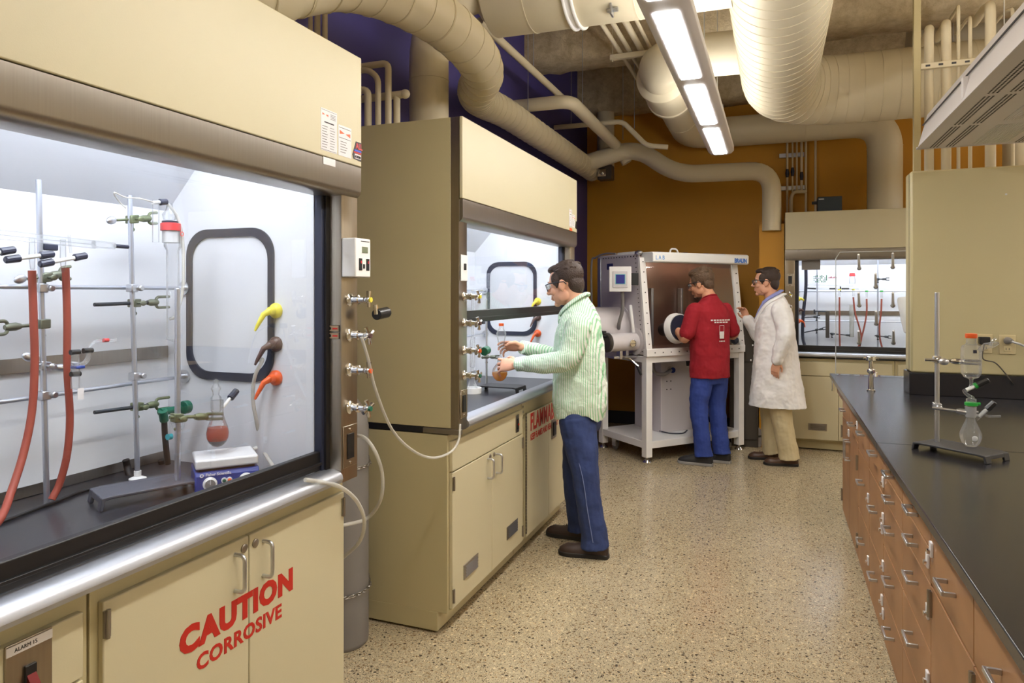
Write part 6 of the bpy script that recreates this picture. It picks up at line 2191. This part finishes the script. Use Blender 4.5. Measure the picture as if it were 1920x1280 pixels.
limb(b, [hipR, knR, anR], [.075, .052, .038])
hand(b, wl, (.16, 0, -1), (.35, 1, .0), 1, (14, 20, 16), 1.0, .3)
hand(b, wr, (.42, .10, 1), (-.4, -.75, .2), -1, (22, 28, 22), 1.0, .5)
solid(obj('body', b, SKIN, t), .0036, 3)
face_parts(t, HM)
hair(t, HM, HAIR, .0, .0)
cm_ = MB()
cm_.loops([ring(-.020, .525, .255, .235), ring(-.018, .62, .240, .230), ring(-.014, .80, .215, .220), ring(-.008, .95, .200, .210), ring(-.005, 1.10, .185, .205), ring(.0, 1.25, .175, .210), ring(-.008, 1.36, .150, .215), ring(-.016, 1.43, .112, .185, zf=lambda a: -.010 * math.cos(a)), ring(.0, 1.485, .094, .115, zf=lambda a: -.035 * math.cos(a)), ring(.018, 1.515, .082, .080, zf=lambda a: -.05 * math.cos(a))])
for sh, el, w in ((shL, elL, wl), (shR, elR, wr)):
    d = (w - el).normalized()
    limb(cm_, [sh, sh.lerp(el, .5) + Vector((-.012, 0, 0)), el, el.lerp(w, .5), w - d * .015], [.086, .080, .072, .064, .054])
solid(obj('lab_coat', cm_, COAT, t), .0055, 4, .024)
lp = MB()
for s in (-1, 1):
    lp.tube(spline([(-.075, 0, 1.560), (-.045, s * .072, 1.545), (.05, s * .090, 1.485), (.11, s * .066, 1.42), (.175, s * .02, 1.30)]), [.012] * 33, 10, flat=2.6)
obj('lapel', lp, COAT, t)
cb_ = MB()
for s in (-1, 1):
    cb_.tube(spline([(-.055, 0, 1.592), (-.03, s * .062, 1.575), (.05, s * .066, 1.525), (.105, s * .034, 1.478)]), [.011] * 25, 10, flat=2.2)
cb_.tube(spline([(.095, 0, 1.47), (.125, 0, 1.41), (.155, 0, 1.33)]), [.022] * 17, 10)
obj('shirt_collar', cb_, LILAC, t)
btn = MB()
for z in (1.22, 1.08, .94):
    btn.cyl((.172 + (1.22 - z) * .12, .015, z), (.183 + (1.22 - z) * .12, .015, z), .008, n=12)
obj('coat_buttons', btn, WHITE, t)
pk = MB()
pk.loops([[(.02 + .06 * math.cos(a), .218 - .012 * abs(math.cos(a)), .86 + .08 * math.sin(a)) for a in [R(45 + 90 * k) for k in range(4)]], [(.02 + .06 * math.cos(a), .226 - .012 * abs(math.cos(a)), .86 + .08 * math.sin(a)) for a in [R(45 + 90 * k) for k in range(4)]]])
d = (wl - elL).normalized()
wt = obj('wristwatch', MB().tube([wl - d * .018, wl - d * .016, wl + d * .004, wl + d * .006], [.028, .034, .034, .028], 20), BLACK, t)
obj('watch_face', MB().cyl(wl - d * .006 + Vector((.010, .028, 0)), wl - d * .006 + Vector((.014, .041, 0)), .016, n=18), pm('watch_gold', (190, 160, 80), .3, .8), wt)
km = MB()
km.loops([ring(-.02, .80, .11, .165), ring(-.02, .90, .12, .17), ring(-.02, .98, .11, .16)])
for hp_, kn, an in ((hipL, knL, anL), (hipR, knR, anR)):
    h2 = Vector((hp_.x, hp_.y, .86))
    limb(km, [h2, h2.lerp(kn, .5), kn, kn.lerp(an, .5), an + Vector((-.005, 0, .03)), Vector((an.x - .012, an.y, .06))], [.112, .110, .100, .088, .086, .092], hem=True)
solid(obj('trousers', km, KHAKI, t), .006, 4, .018)
for an in (anL, anR):
    shoe(t, (an.x - .01, an.y, 0), R(8), BROWNSH, SOLED, .29, .072, laces=False)
frame()

# ------------------------------------------------------------------ lettering and fused figures become plain meshes
bpy.context.view_layer.update()
dg = bpy.context.evaluated_depsgraph_get()
for o, fit in TEXTS:
    me = bpy.data.meshes.new_from_object(o.evaluated_get(dg))
    if fit:
        xs = [v.co.x for v in me.vertices]
        me.transform(Matrix.Diagonal((fit / (max(xs) - min(xs)), 1, 1, 1)) @ Matrix.Translation((-min(xs), 0, 0)))
    nm = o.name.split('.')[0]
    n_ = bpy.data.objects.new(nm, me)
    COL.objects.link(n_)
    n_.parent = o.parent
    n_.matrix_basis = o.matrix_basis
    bpy.data.objects.remove(o)
baked = [(o, bpy.data.meshes.new_from_object(o.evaluated_get(dg))) for o in BAKE]
for o, me in baked:
    o.modifiers.clear()
    o.data = me
    me.shade_smooth()
